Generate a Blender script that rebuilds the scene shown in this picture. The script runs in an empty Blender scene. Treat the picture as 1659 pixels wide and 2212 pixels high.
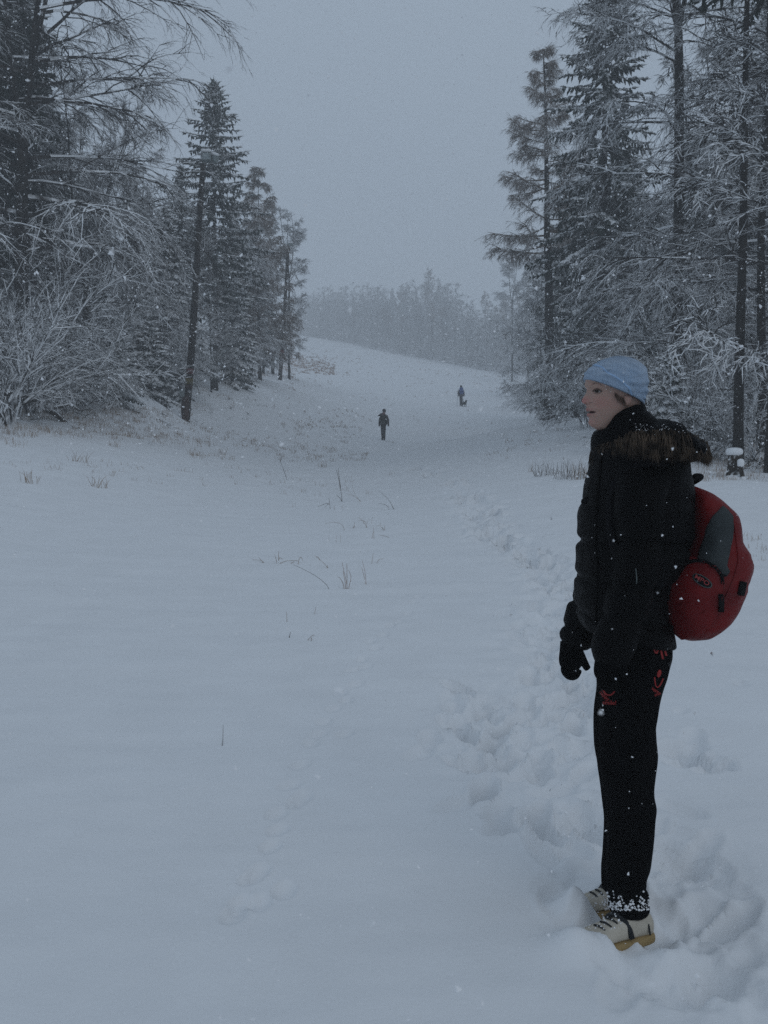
import bpy, bmesh, math, random
import numpy as np
from mathutils import Vector, Matrix
from mathutils.bvhtree import BVHTree
from mathutils.geometry import delaunay_2d_cdt

R = math.radians
rnd = random.Random(7)
SC = bpy.context.scene
COL = SC.collection

# ------------------------------------------------------------------ camera, sky, sun, exposure
CAM_Z = 1.5
PITCH = R(-2.71)
F_PX, CX, CY = 2238.0, 829.5, 1106.0          # measured on a 1659 x 2212 view of the photograph
cam = bpy.data.cameras.new('camera')
cam_o = bpy.data.objects.new('camera', cam); COL.objects.link(cam_o)
cam_o.location = (0, 0, CAM_Z)
cam_o.rotation_euler = (R(90) + PITCH, 0, 0)
cam.sensor_fit = 'VERTICAL'; cam.sensor_height = 24.0; cam.sensor_width = 18.0
cam.lens = 24.0 * F_PX / 2212.0
cam.clip_start = 0.05; cam.clip_end = 2000
cam.dof.use_dof = True; cam.dof.focus_distance = 4.5; cam.dof.aperture_fstop = 8.0
SC.camera = cam_o

world = bpy.data.worlds.new('World'); SC.world = world
world.use_nodes = True
nt = world.node_tree; nt.nodes.clear()
wo = nt.nodes.new('ShaderNodeOutputWorld'); bg = nt.nodes.new('ShaderNodeBackground')
sky = nt.nodes.new('ShaderNodeTexSky'); sky.sky_type = 'NISHITA'; sky.sun_disc = False
sky.sun_elevation = R(35); sky.sun_rotation = R(150)
mixw = nt.nodes.new('ShaderNodeMix'); mixw.data_type = 'RGBA'
mixw.inputs[0].default_value = 0.93                                  # a closed layer of snow cloud under the clear sky
tcw = nt.nodes.new('ShaderNodeTexCoord')
nzw = nt.nodes.new('ShaderNodeTexNoise'); nzw.inputs['Scale'].default_value = 1.6; nzw.inputs['Detail'].default_value = 4
crw = nt.nodes.new('ShaderNodeValToRGB')
crw.color_ramp.elements[0].color = (5.9, 7.35, 9.2, 1); crw.color_ramp.elements[0].position = 0.3
crw.color_ramp.elements[1].color = (6.7, 8.25, 10.1, 1); crw.color_ramp.elements[1].position = 0.7
nt.links.new(tcw.outputs['Generated'], nzw.inputs['Vector'])
nt.links.new(nzw.outputs['Fac'], crw.inputs['Fac'])
nt.links.new(sky.outputs[0], mixw.inputs[6]); nt.links.new(crw.outputs[0], mixw.inputs[7])
nt.links.new(mixw.outputs[2], bg.inputs['Color']); nt.links.new(bg.outputs[0], wo.inputs['Surface'])
bg.inputs['Strength'].default_value = 0.12

sun = bpy.data.lights.new('sun', 'SUN'); sun.energy = 0.5; sun.angle = R(40); sun.color = (1.0, 0.97, 0.93)
sun_o = bpy.data.objects.new('sun', sun); COL.objects.link(sun_o)
# sky rotation 150 deg: sun direction measured clockwise from +Y
sun_dir = Vector((math.sin(R(150)) * math.cos(R(35)), math.cos(R(150)) * math.cos(R(35)), math.sin(R(35))))
sun_o.rotation_euler = sun_dir.to_track_quat('Z', 'Y').to_euler()

SC.view_settings.view_transform = 'Standard'; SC.view_settings.look = 'None'
SC.view_settings.gamma = 1.0; SC.view_settings.use_curve_mapping = False
SC.view_settings.exposure = -1.25
cy = SC.cycles
cy.max_bounces = 7; cy.diffuse_bounces = 3; cy.glossy_bounces = 2; cy.volume_bounces = 4
cy.transmission_bounces = 2; cy.transparent_max_bounces = 4
cy.use_denoising = False
HAZE_DENSITY = 0.0035

# ------------------------------------------------------------------ helpers
def P(px, py, d):
    """world point seen at (px, py) of the 1659 x 2212 view, d metres down the slope axis"""
    u, v = (px - CX) / F_PX, (CY - py) / F_PX
    ry = math.cos(PITCH) - v * math.sin(PITCH)
    rz = math.sin(PITCH) + v * math.cos(PITCH)
    t = d / ry
    return Vector((u * t, d, CAM_Z + rz * t))

def ray(px, py):
    return (P(px, py, 1.0) - Vector((0, 0, CAM_Z))).normalized()

def mesh_np(name, verts, quads=None, tris=None, mats=(), mat_idx=None, smooth=False):
    """mesh from numpy arrays"""
    me = bpy.data.meshes.new(name)
    verts = np.asarray(verts, dtype=np.float32)
    me.vertices.add(len(verts)); me.vertices.foreach_set('co', verts.ravel())
    nq = 0 if quads is None else len(quads); ntr = 0 if tris is None else len(tris)
    loops = []
    if nq: loops.append(np.asarray(quads, dtype=np.int32).ravel())
    if ntr: loops.append(np.asarray(tris, dtype=np.int32).ravel())
    loops = np.concatenate(loops)
    me.loops.add(len(loops)); me.loops.foreach_set('vertex_index', loops)
    starts = np.concatenate([np.arange(nq) * 4, nq * 4 + np.arange(ntr) * 3]).astype(np.int32)
    me.polygons.add(nq + ntr); me.polygons.foreach_set('loop_start', starts)
    for m in mats: me.materials.append(m)
    if mat_idx is not None: me.polygons.foreach_set('material_index', np.asarray(mat_idx, dtype=np.int32))
    me.update(calc_edges=True)
    me.polygons.foreach_set('use_smooth', np.full(nq + ntr, smooth, dtype=bool))
    me.validate()
    return me

def link(name, me, parent=None, loc=None):
    o = bpy.data.objects.new(name, me); COL.objects.link(o)
    if parent is not None: o.parent = parent
    if loc is not None: o.location = loc
    return o

def tag(o, label=None, cat=None, group=None, kind=None):
    if label: o['label'] = label
    if cat: o['category'] = cat
    if group: o['group'] = group
    if kind: o['kind'] = kind
    return o

def empty(name, loc=(0, 0, 0), rz=0.0, label=None, cat=None, group=None):
    o = bpy.data.objects.new(name, None); COL.objects.link(o)
    o.empty_display_size = 0.2
    o.location = loc; o.rotation_euler = (0, 0, rz)
    return tag(o, label, cat, group)

def grid_faces(nr, nc, closed=True, off=0):
    i = np.arange(nr - 1)[:, None]; n = nc if closed else nc - 1
    j = np.arange(n)[None, :]; j2 = (j + 1) % nc
    a = i * nc + j; b = i * nc + j2; c = (i + 1) * nc + j2; d = (i + 1) * nc + j
    return np.stack([a, b, c, d], -1).reshape(-1, 4) + off

# ------------------------------------------------------------------ value noise
def vnoise(x, y, seed=0):
    xi = np.floor(x).astype(np.int64); yi = np.floor(y).astype(np.int64)
    fx = x - xi; fy = y - yi
    fx = fx * fx * (3 - 2 * fx); fy = fy * fy * (3 - 2 * fy)
    def h(a, b):
        n = (a * 374761393 + b * 668265263 + seed * 1442695041) & 0xffffffff
        n = ((n ^ (n >> 13)) * 1274126177) & 0xffffffff
        n = n ^ (n >> 16)
        return (n & 0xffff) / 65535.0
    a = h(xi, yi); b = h(xi + 1, yi); c = h(xi, yi + 1); d = h(xi + 1, yi + 1)
    return (a * (1 - fx) + b * fx) * (1 - fy) + (c * (1 - fx) + d * fx) * fy

def fbm(x, y, octaves=4, seed=0, gain=0.5):
    s = 0; a = 1.0; tot = 0
    for k in range(octaves):
        s = s + a * vnoise(x * 2 ** k + 17.3 * k, y * 2 ** k - 9.1 * k, seed + k); tot += a; a *= gain
    return s / tot - 0.5

# ------------------------------------------------------------------ materials
def new_mat(name):
    m = bpy.data.materials.new(name); m.use_nodes = True
    t = m.node_tree; b = t.nodes['Principled BSDF']
    return m, t, b

def ramp(t, fac, c0, c1, p0=0.0, p1=1.0):
    r = t.nodes.new('ShaderNodeValToRGB')
    r.color_ramp.elements[0].color = (*c0, 1); r.color_ramp.elements[0].position = p0
    r.color_ramp.elements[1].color = (*c1, 1); r.color_ramp.elements[1].position = p1
    t.links.new(fac, r.inputs['Fac']); return r.outputs['Color']

def noise(t, scale, detail=3, coord='Object', rough=0.5):
    tc = t.nodes.new('ShaderNodeTexCoord'); n = t.nodes.new('ShaderNodeTexNoise')
    n.inputs['Scale'].default_value = scale; n.inputs['Detail'].default_value = detail
    n.inputs['Roughness'].default_value = rough
    t.links.new(tc.outputs[coord], n.inputs['Vector']); return n.outputs['Fac']

def bump(t, b, h, strength=0.3, dist=0.01):
    n = t.nodes.new('ShaderNodeBump'); n.inputs['Strength'].default_value = strength
    n.inputs['Distance'].default_value = dist
    t.links.new(h, n.inputs['Height']); t.links.new(n.outputs[0], b.inputs['Normal'])

def mat_plain(name, c0, c1=None, scale=20, rough=0.8, bstr=0.0, bscale=None, bdist=0.002, sheen=0.0, p0=.3, p1=.7):
    m, t, b = new_mat(name)
    c1 = c1 or c0
    t.links.new(ramp(t, noise(t, scale), c0, c1, p0, p1), b.inputs['Base Color'])
    b.inputs['Roughness'].default_value = rough
    b.inputs['Specular IOR Level'].default_value = 0.2
    if sheen: b.inputs['Sheen Weight'].default_value = sheen
    if bstr: bump(t, b, noise(t, bscale or scale * 3, 4), bstr, bdist)
    return m

SNOW = (0.80, 0.81, 0.82)
def mat_snowed(name, c0, c1, lo=0.05, hi=0.45, nscale=3.0, rough=0.85, cscale=6):
    """bark or needles with snow lying on whatever faces up; patchy"""
    m, t, b = new_mat(name)
    g = t.nodes.new('ShaderNodeNewGeometry'); s = t.nodes.new('ShaderNodeSeparateXYZ')
    t.links.new(g.outputs['True Normal'], s.inputs[0])
    nz = noise(t, nscale, 2)
    mul = t.nodes.new('ShaderNodeMath'); mul.operation = 'MULTIPLY_ADD'
    t.links.new(nz, mul.inputs[0]); mul.inputs[1].default_value = 1.3; mul.inputs[2].default_value = -0.65
    add = t.nodes.new('ShaderNodeMath'); add.operation = 'ADD'
    t.links.new(s.outputs['Z'], add.inputs[0]); t.links.new(mul.outputs[0], add.inputs[1])
    mr = t.nodes.new('ShaderNodeMapRange'); mr.inputs['From Min'].default_value = lo; mr.inputs['From Max'].default_value = hi
    t.links.new(add.outputs[0], mr.inputs['Value'])
    mx = t.nodes.new('ShaderNodeMix'); mx.data_type = 'RGBA'
    t.links.new(mr.outputs[0], mx.inputs[0])
    t.links.new(ramp(t, noise(t, cscale, 3), c0, c1, .3, .7), mx.inputs[6])
    mx.inputs[7].default_value = (*SNOW, 1)
    t.links.new(mx.outputs[2], b.inputs['Base Color'])
    b.inputs['Roughness'].default_value = rough; b.inputs['Specular IOR Level'].default_value = 0.15
    return m

M = {}
M['bark_dark'] = mat_snowed('dark_bark_with_snow', (0.012, 0.011, 0.010), (0.035, 0.030, 0.026), 0.3, 0.6, 5)
M['bark_twig'] = mat_snowed('snowed_twigs', (0.022, 0.019, 0.018), (0.05, 0.042, 0.037), -0.05, 0.4, 4)
M['bark_heavy'] = mat_snowed('snow_laden_twigs', (0.014, 0.012, 0.011), (0.032, 0.027, 0.023), -0.42, 0.05, 4)
M['larch_twig'] = mat_snowed('larch_twigs', (0.11, 0.078, 0.055), (0.19, 0.135, 0.10), 0.25, 0.7, 4)
M['needle'] = mat_snowed('spruce_needles_with_snow', (0.006, 0.013, 0.009), (0.017, 0.029, 0.019), 0.2, 0.62, 1.6)
M['needle_heavy'] = mat_snowed('snow_laden_spruce_needles', (0.007, 0.014, 0.010), (0.018, 0.030, 0.020), -0.02, 0.25, 1.4)
M['needle_dark'] = mat_snowed('dark_pine_needles', (0.010, 0.017, 0.012), (0.024, 0.036, 0.024), 0.5, 0.95, 1.6)
M['snow'] = mat_plain('snow', (0.78, 0.79, 0.80), (0.82, 0.83, 0.84), 3, 0.9, 0.35, 45, 0.006)
M['flake'] = mat_plain('snowflake', (0.85, 0.85, 0.86), None, 5, 0.9)
# ------------------------------------------------------------------ terrain height
# (column, row, distance) of ground seen in the photograph, then points (x, y, z) beyond its edges
seen = [(830, 1061, 20), (830, 986, 34), (828, 951, 55), (996, 879, 88), (830, 757, 270), (670, 727, 330), (1000, 790, 225),
        (1150, 815, 150), (605, 821, 74), (400, 908, 40), (1185, 907, 45), (0, 888, 27), (190, 872, 32), (1590, 1036, 17),
        (1659, 1046, 14), (530, 826, 56), (330, 862, 38), (1290, 985, 20), (720, 800, 135), (0, 990, 17.5), (640, 745, 200), (1480, 905, 33)]
ctrl = [tuple(P(*s)) for s in seen] + [(0, 0, 0.0), (0, -3, -.1), (0.7, 3, .135), (-3, 3, .12), (4, 3, .16), (0, 6, .28), (0, 10, .5),
        (4.5, 9, .55), (-5, 9, .6), (-12, 12, 1.2), (10, 10, .9), (-25, 30, 4.2), (-30, 60, 10), (18, 30, 2.6), (30, 60, 5), (22, 90, 6.5),
        (-45, 100, 16), (45, 110, 8), (-60, 200, 32), (60, 220, 20), (90, 330, 36), (-70, 330, 48),
        (0, 400, 50), (-120, 0, 4), (120, 0, 3), (-120, 150, 30), (120, 150, 12), (-120, 480, 56), (120, 480, 52), (0, 520, 58), (-15, -3, 0.2), (15, -3, .3)]
ctrl = np.array(ctrl)
SY = 0.55                                                   # distances squeezed so the spline is equally stiff both ways
def _U(r2): return 0.5 * r2 * np.log(r2 + 1e-9)
_cx = ctrl[:, 0]; _cyy = np.sqrt(np.maximum(ctrl[:, 1] + 8, .1)) * 10 * SY
_sx = ctrl[:, 0] / np.sqrt(np.maximum(ctrl[:, 1] + 8, .1)) * 6
_n = len(ctrl)
_K = _U((_sx[:, None] - _sx[None]) ** 2 + (_cyy[:, None] - _cyy[None]) ** 2) + np.eye(_n) * 0.25
_Pm = np.stack([np.ones(_n), _sx, _cyy], 1)
_A = np.block([[_K, _Pm], [_Pm.T, np.zeros((3, 3))]])
_base = lambda y: np.where(y < 60, 0.045 * y + 0.0, 2.7) + np.where(y > 60, 0.12 * (y - 60), 0)
_w = np.linalg.solve(_A, np.concatenate([ctrl[:, 2] - _base(ctrl[:, 1]), np.zeros(3)]))

def H0(x, y):
    x = np.atleast_1d(np.asarray(x, float)); y = np.atleast_1d(np.asarray(y, float))
    q = np.sqrt(np.maximum(y + 8, .1)); sx = x / q * 6; sy = q * 10 * SY
    out = np.empty(x.shape).ravel(); sxr = sx.ravel(); syr = sy.ravel()
    for i in range(0, len(sxr), 20000):
        a = sxr[i:i + 20000]; b = syr[i:i + 20000]
        out[i:i + 20000] = _U((a[:, None] - _sx[None]) ** 2 + (b[:, None] - _cyy[None]) ** 2) @ _w[:_n] + _w[_n] + _w[_n + 1] * a + _w[_n + 2] * b
    return out.reshape(x.shape) + _base(y)

def h0(x, y): return float(H0(x, y)[0])

def ground_hit(px, py, d0=1.2, d1=320):
    """where the view ray through a pixel meets the ground"""
    ds = np.geomspace(d0, d1, 400)
    pts = np.array([P(px, py, d) for d in ds])
    below = pts[:, 2] < H0(pts[:, 0], pts[:, 1])
    k = int(np.argmax(below)) if below.any() else len(ds) - 1
    p = pts[k]
    return Vector((p[0], p[1], h0(p[0], p[1])))

# the trodden track, the foot marks
track_px = [(900, 1013, .2), (935, 1022, .22), (985, 1045, .26), (1012, 1075, .28), (1040, 1110, .3), (1058, 1148, .28), (1100, 1170, .2), (1140, 1200, .22),
            (1178, 1222, .26), (1195, 1260, .28), (1190, 1330, .26), (1180, 1400, .25), (1185, 1480, .3), (1120, 1545, .34), (1040, 1520, .2), (1050, 1600, .34),
            (1030, 1650, .22), (1130, 1640, .34), (1190, 1560, .3), (1240, 1500, .2), (1190, 1720, .3), (1240, 1810, .25), (1290, 1880, .24), (1350, 1990, .22),
            (1210, 1420, .26), (1440, 1860, .2), (1500, 1880, .22), (1560, 1990, .22), (1620, 2100, .25), (1500, 2080, .15), (1400, 2120, .12), (1480, 1620, .12)]
track = [(ground_hit(a, b), w) for a, b, w in track_px]
faint_px = [(905, 1290), (895, 1300), (845, 1352), (828, 1372), (812, 1405), (790, 1440), (762, 1452), (748, 1515), (722, 1530), (690, 1585), (672, 1610), (648, 1660), (640, 1740), (600, 1800), (585, 1840), (545, 1900), (520, 1960), (880, 1325), (862, 1345), (800, 1392), (782, 1425), (770, 1480), (735, 1500), (700, 1560), (745, 1590), (625, 1700), (655, 1725), (598, 1762),
            (560, 1895), (615, 1930), (505, 1995), (560, 1960), (1450, 1650), (1600, 1480), (1470, 1540)]
prints = []
prng = random.Random(3)
for a, b in faint_px:
    g = ground_hit(a, b); prints.append((g.x, g.y, prng.uniform(.9, 1.6), .052, .032, .020))
for g, w in track:
    for k in range(9):
        prints.append((g.x + prng.gauss(0, w * .5), g.y + prng.gauss(0, w * 1.1), prng.uniform(.6, 2.3), .11, .045, prng.uniform(.02, .06) * (2.0 if g.y > 8 else 1 if g.y > 3.4 else .4)))
# the walkers' line of steps far up the slope
for k in range(26):
    f = k / 25.0
    g = ground_hit(832 + 175 * f, 952 - 27 * f + 3 * math.sin(9 * f)); prints.append((g.x, g.y, 0.2, .2, .12, .11))
for k in range(22):
    f = k / 21.0
    g = ground_hit(1008 + 25 * math.sin(5 * f), 880 + 60 * f); prints.append((g.x, g.y, 1.5, .2, .13, .12))
for k in range(16):
    f = k / 15.0
    g = ground_hit(826 - 14 * f, 958 + 60 * f); prints.append((g.x, g.y, 1.5, .16, .08, .03))

def trail_mask(x, y):
    m = np.zeros_like(x)
    for i, (g, w) in enumerate(track):
        w = w * (.8 if g.y < 6 else 1)
        m = np.maximum(m, np.exp(-(((x - g.x) / w) ** 2 + ((y - g.y) / (w * (1.6 + g.y * .12))) ** 2)))
    return m

def relief(x, y):
    """snow surface on top of the terrain: drifts, hummocks, tracks"""
    z = 0.03 * fbm(x * .5, y * .9, 3, 11) + 0.024 * fbm(x * .9 + .4 * fbm(x * .6, y * .6, 2, 9), y * 3.4, 3, 5)
    z = z + 0.007 * fbm(x * 6, y * 9, 3, 8)
    far = np.clip((y - 13) / 12, 0, 1)
    z = z + far * (0.12 * fbm(x * .55, y * .5, 3, 21) + 0.07 * fbm(x * 2.1, y * 1.8, 2, 31))
    side = np.clip((np.abs(x + 0.5) - (4.5 + y * .09)) / 3, 0, 1) * np.clip((y - 14) / 10, 0, 1)
    z = z + side * 0.22 * fbm(x * 1.1, y * 1.0, 3, 41)
    tm = trail_mask(x, y) * np.where(y < 3.4, np.clip(.3 + (y - 2.6) * .7, .28, 1), 1)
    near = 1 / (1 + y * .03)
    z = z - tm * 0.035
    ch = fbm(x * 7, y * 6, 4, 51, .5)
    lumps = np.abs(fbm(x * 5.5, y * 4.5, 2, 61, .4))
    z = z + np.clip(tm * 1.5, 0, 1) * ((0.030 + .022 * np.clip(y - 4, 0, 12)) * ch * 1.3 - (.028 + .012 * np.clip(y - 4, 0, 12)) * lumps + .006 + .022 * fbm(x * 19, y * 15, 3, 71, .65))
    for (fx, fy, a, lx, ly, dep) in prints:
        dx = x - fx; dy = y - fy
        m = (np.abs(dx) < .8) & (np.abs(dy) < .8)
        if not m.any(): continue
        u = dx[m] * math.cos(a) + dy[m] * math.sin(a); v = -dx[m] * math.sin(a) + dy[m] * math.cos(a)
        r = np.sqrt((u / lx) ** 2 + (v / ly) ** 2)
        z[m] += -dep / (1 + np.exp((r - 1) * 7)) + dep * .22 * np.exp(-((r - 1.35) / .22) ** 2)
    # snow banked up on the near side of the standing walker's shoes
    for (bx, by, s, a) in BANKS:
        z = z + a * np.exp(-(((x - bx) / s) ** 2 + ((y - by) / (s * .8)) ** 2))
    return z

_b = P(1262, 2020, 2.86); _b2 = P(1235, 1965, 3.12)
_b3 = P(1395, 2052, 2.86)
BANKS = [(_b.x, _b.y, .085, .075), (_b2.x, _b2.y, .07, .07), (_b3.x + .02, _b3.y - .02, .06, .03)]

# fan shaped sheet, dense near the camera and within the view, reaching past the far wood
ys = [-6.0]
while ys[-1] < 560:
    y = ys[-1]
    ys.append(y + (0.25 if y < 1.2 else 0.018 if y < 4.2 else 0.0052 * (y - .7)))
ys = np.array(ys)
nc = 460
s = np.linspace(-1, 1, nc); u = 0.62 * s + 0.38 * s ** 5 * 3.2
X = u[None] * (np.maximum(ys, 1.5)[:, None] * .62 + 1.2); Y = np.repeat(ys[:, None], nc, 1)
Z = H0(X, Y) + relief(X.ravel(), Y.ravel()).reshape(X.shape)
V = np.stack([X, Y, Z], -1).reshape(-1, 3)
def gz(x, y):
    """height of the snow surface"""
    xa = np.array([float(x)]); ya = np.array([float(y)])
    return float(H0(xa, ya)[0] + relief(xa, ya)[0])
me = mesh_np('snow_ground', V, quads=grid_faces(len(ys), nc, closed=False), mats=[M['snow']], smooth=True)
ground = link('ground', me)
tag(ground, 'snow covered ski slope rising ahead with trodden tracks in it', kind='structure')
g_bvh = None

def on_ground(px, d):
    """point of the ground at distance d in the column px"""
    x = (px - CX) / F_PX * d / math.cos(PITCH)
    x = P(px, 1000, d).x
    return Vector((x, d, gz(x, d)))

# dark woodland beyond everything is more trees; the haze box closes the air
def haze_box():
    x0, x1, y0, y1, z0, z1 = -190, 190, -5.5, 545, -4, 96
    # bottom must lie below the lowest ground
    v = [(x0, y0, z0), (x1, y0, z0), (x1, y1, z0), (x0, y1, z0), (x0, y0, z1), (x1, y0, z1), (x1, y1, z1), (x0, y1, z1)]
    f = [(0, 3, 2, 1), (4, 5, 6, 7), (0, 1, 5, 4), (1, 2, 6, 5), (2, 3, 7, 6), (3, 0, 4, 7)]
    me = bpy.data.meshes.new('haze'); me.from_pydata(v, [], f); me.update()
    m = bpy.data.materials.new('snowy_air'); m.use_nodes = True
    t = m.node_tree; t.nodes.clear()
    o = t.nodes.new('ShaderNodeOutputMaterial'); pv = t.nodes.new('ShaderNodeVolumePrincipled')
    pv.inputs['Color'].default_value = (0.97, 0.975, 0.98, 1)
    pv.inputs['Density'].default_value = HAZE_DENSITY
    pv.inputs['Anisotropy'].default_value = 0.0
    t.links.new(pv.outputs[0], o.inputs['Volume'])
    me.materials.append(m)
    h = link('haze', me); tag(h, 'grey snowy mist filling the whole clearing', kind='stuff')
    h.display_type = 'WIRE'
haze_box()
# ------------------------------------------------------------------ twig geometry
class Twigs:
    def __init__(s): s.a = []; s.t = []
    def seg(s, p0, p1, r0, r1, roll=None):
        s.a.append((*p0, *p1, r0, r1, rnd.random() * 6.28 if roll is None else roll))
    def tip(s, p0, p1, r0, roll=None):
        s.t.append((*p0, *p1, r0, 0.0, rnd.random() * 6.28 if roll is None else roll))
    def arrays(s):
        V = []; Q = []; T = []; off = 0
        def frame(A):
            p0 = A[:, 0:3]; p1 = A[:, 3:6]; d = p1 - p0
            d /= np.linalg.norm(d, axis=1, keepdims=True) + 1e-9
            ref = np.where(np.abs(d[:, 2:3]) > .95, np.array([[1., 0, 0]]), np.array([[0, 0, 1.]]))
            u = np.cross(d, ref); u /= np.linalg.norm(u, axis=1, keepdims=True) + 1e-9
            w = np.cross(u, d)
            return p0, p1, u, w
        if s.a:
            A = np.array(s.a); p0, p1, u, w = frame(A)
            ang = A[:, 8:9] + np.array([[0, 2.094, 4.189]])
            dirs = u[:, None] * np.cos(ang)[..., None] + w[:, None] * np.sin(ang)[..., None]
            v0 = p0[:, None] + dirs * A[:, 6][:, None, None]; v1 = p1[:, None] + dirs * A[:, 7][:, None, None]
            V.append(np.concatenate([v0, v1], 1).reshape(-1, 3)); n = len(A); b = np.arange(n)[:, None] * 6
            Q.append(np.concatenate([b + np.array([[0, 1, 4, 3]]), b + np.array([[1, 2, 5, 4]]), b + np.array([[2, 0, 3, 5]])]))
            off = n * 6
        if s.t:
            A = np.array(s.t); p0, p1, u, w = frame(A)
            ang = A[:, 8:9] + np.array([[0, 2.094, 4.189]])
            dirs = u[:, None] * np.cos(ang)[..., None] + w[:, None] * np.sin(ang)[..., None]
            v0 = p0[:, None] + dirs * A[:, 6][:, None, None]
            V.append(np.concatenate([v0, p1[:, None]], 1).reshape(-1, 3)); n = len(A); b = off + np.arange(n)[:, None] * 4
            T.append(np.concatenate([b + np.array([[0, 1, 3]]), b + np.array([[1, 2, 3]]), b + np.array([[2, 0, 3]])]))
        return np.concatenate(V), (np.concatenate(Q) if Q else None), (np.concatenate(T) if T else None)
    def mesh(s, name, mat):
        v, q, t = s.arrays(); return mesh_np(name, v, q, t, [mat])

def tube_np(pts, rad, ns=8, cap=True, jitter=0.0, rg=None):
    pts = np.asarray(pts, float); n = len(pts)
    d = np.gradient(pts, axis=0); d /= np.linalg.norm(d, axis=1, keepdims=True) + 1e-9
    V = []
    u = None
    for i in range(n):
        ref = np.array([1., 0, 0]) if abs(d[i, 0]) < .9 else np.array([0, 1., 0])
        if u is None: u = np.cross(d[i], ref)
        u = u - d[i] * np.dot(u, d[i]); u /= np.linalg.norm(u)
        w = np.cross(d[i], u); a = np.arange(ns) / ns * 2 * math.pi
        r = rad[i] * (1 + (jitter * (np.array([rg.random() for _ in range(ns)]) - .5) if jitter else 0))
        V.append(pts[i] + np.cos(a)[:, None] * u * np.reshape(r, (-1, 1)) + np.sin(a)[:, None] * w * np.reshape(r, (-1, 1)))
    V = np.concatenate(V); Q = grid_faces(n, ns)
    T = None
    if cap:
        V = np.concatenate([V, pts[:1], pts[-1:]]); j = np.arange(ns); j2 = (j + 1) % ns
        T = np.concatenate([np.stack([j2, j, np.full(ns, n * ns)], 1), np.stack([(n - 1) * ns + j, (n - 1) * ns + j2, np.full(ns, n * ns + 1)], 1)])
    return V, Q, T

def rot_about(v, ax, a):
    return Matrix.Rotation(a, 3, ax) @ v

def vperp(d, az):
    ref = Vector((0, 0, 1)) if abs(d.z) < .95 else Vector((1, 0, 0))
    u = d.cross(ref).normalized(); w = u.cross(d)
    return u * math.cos(az) + w * math.sin(az)

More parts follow.
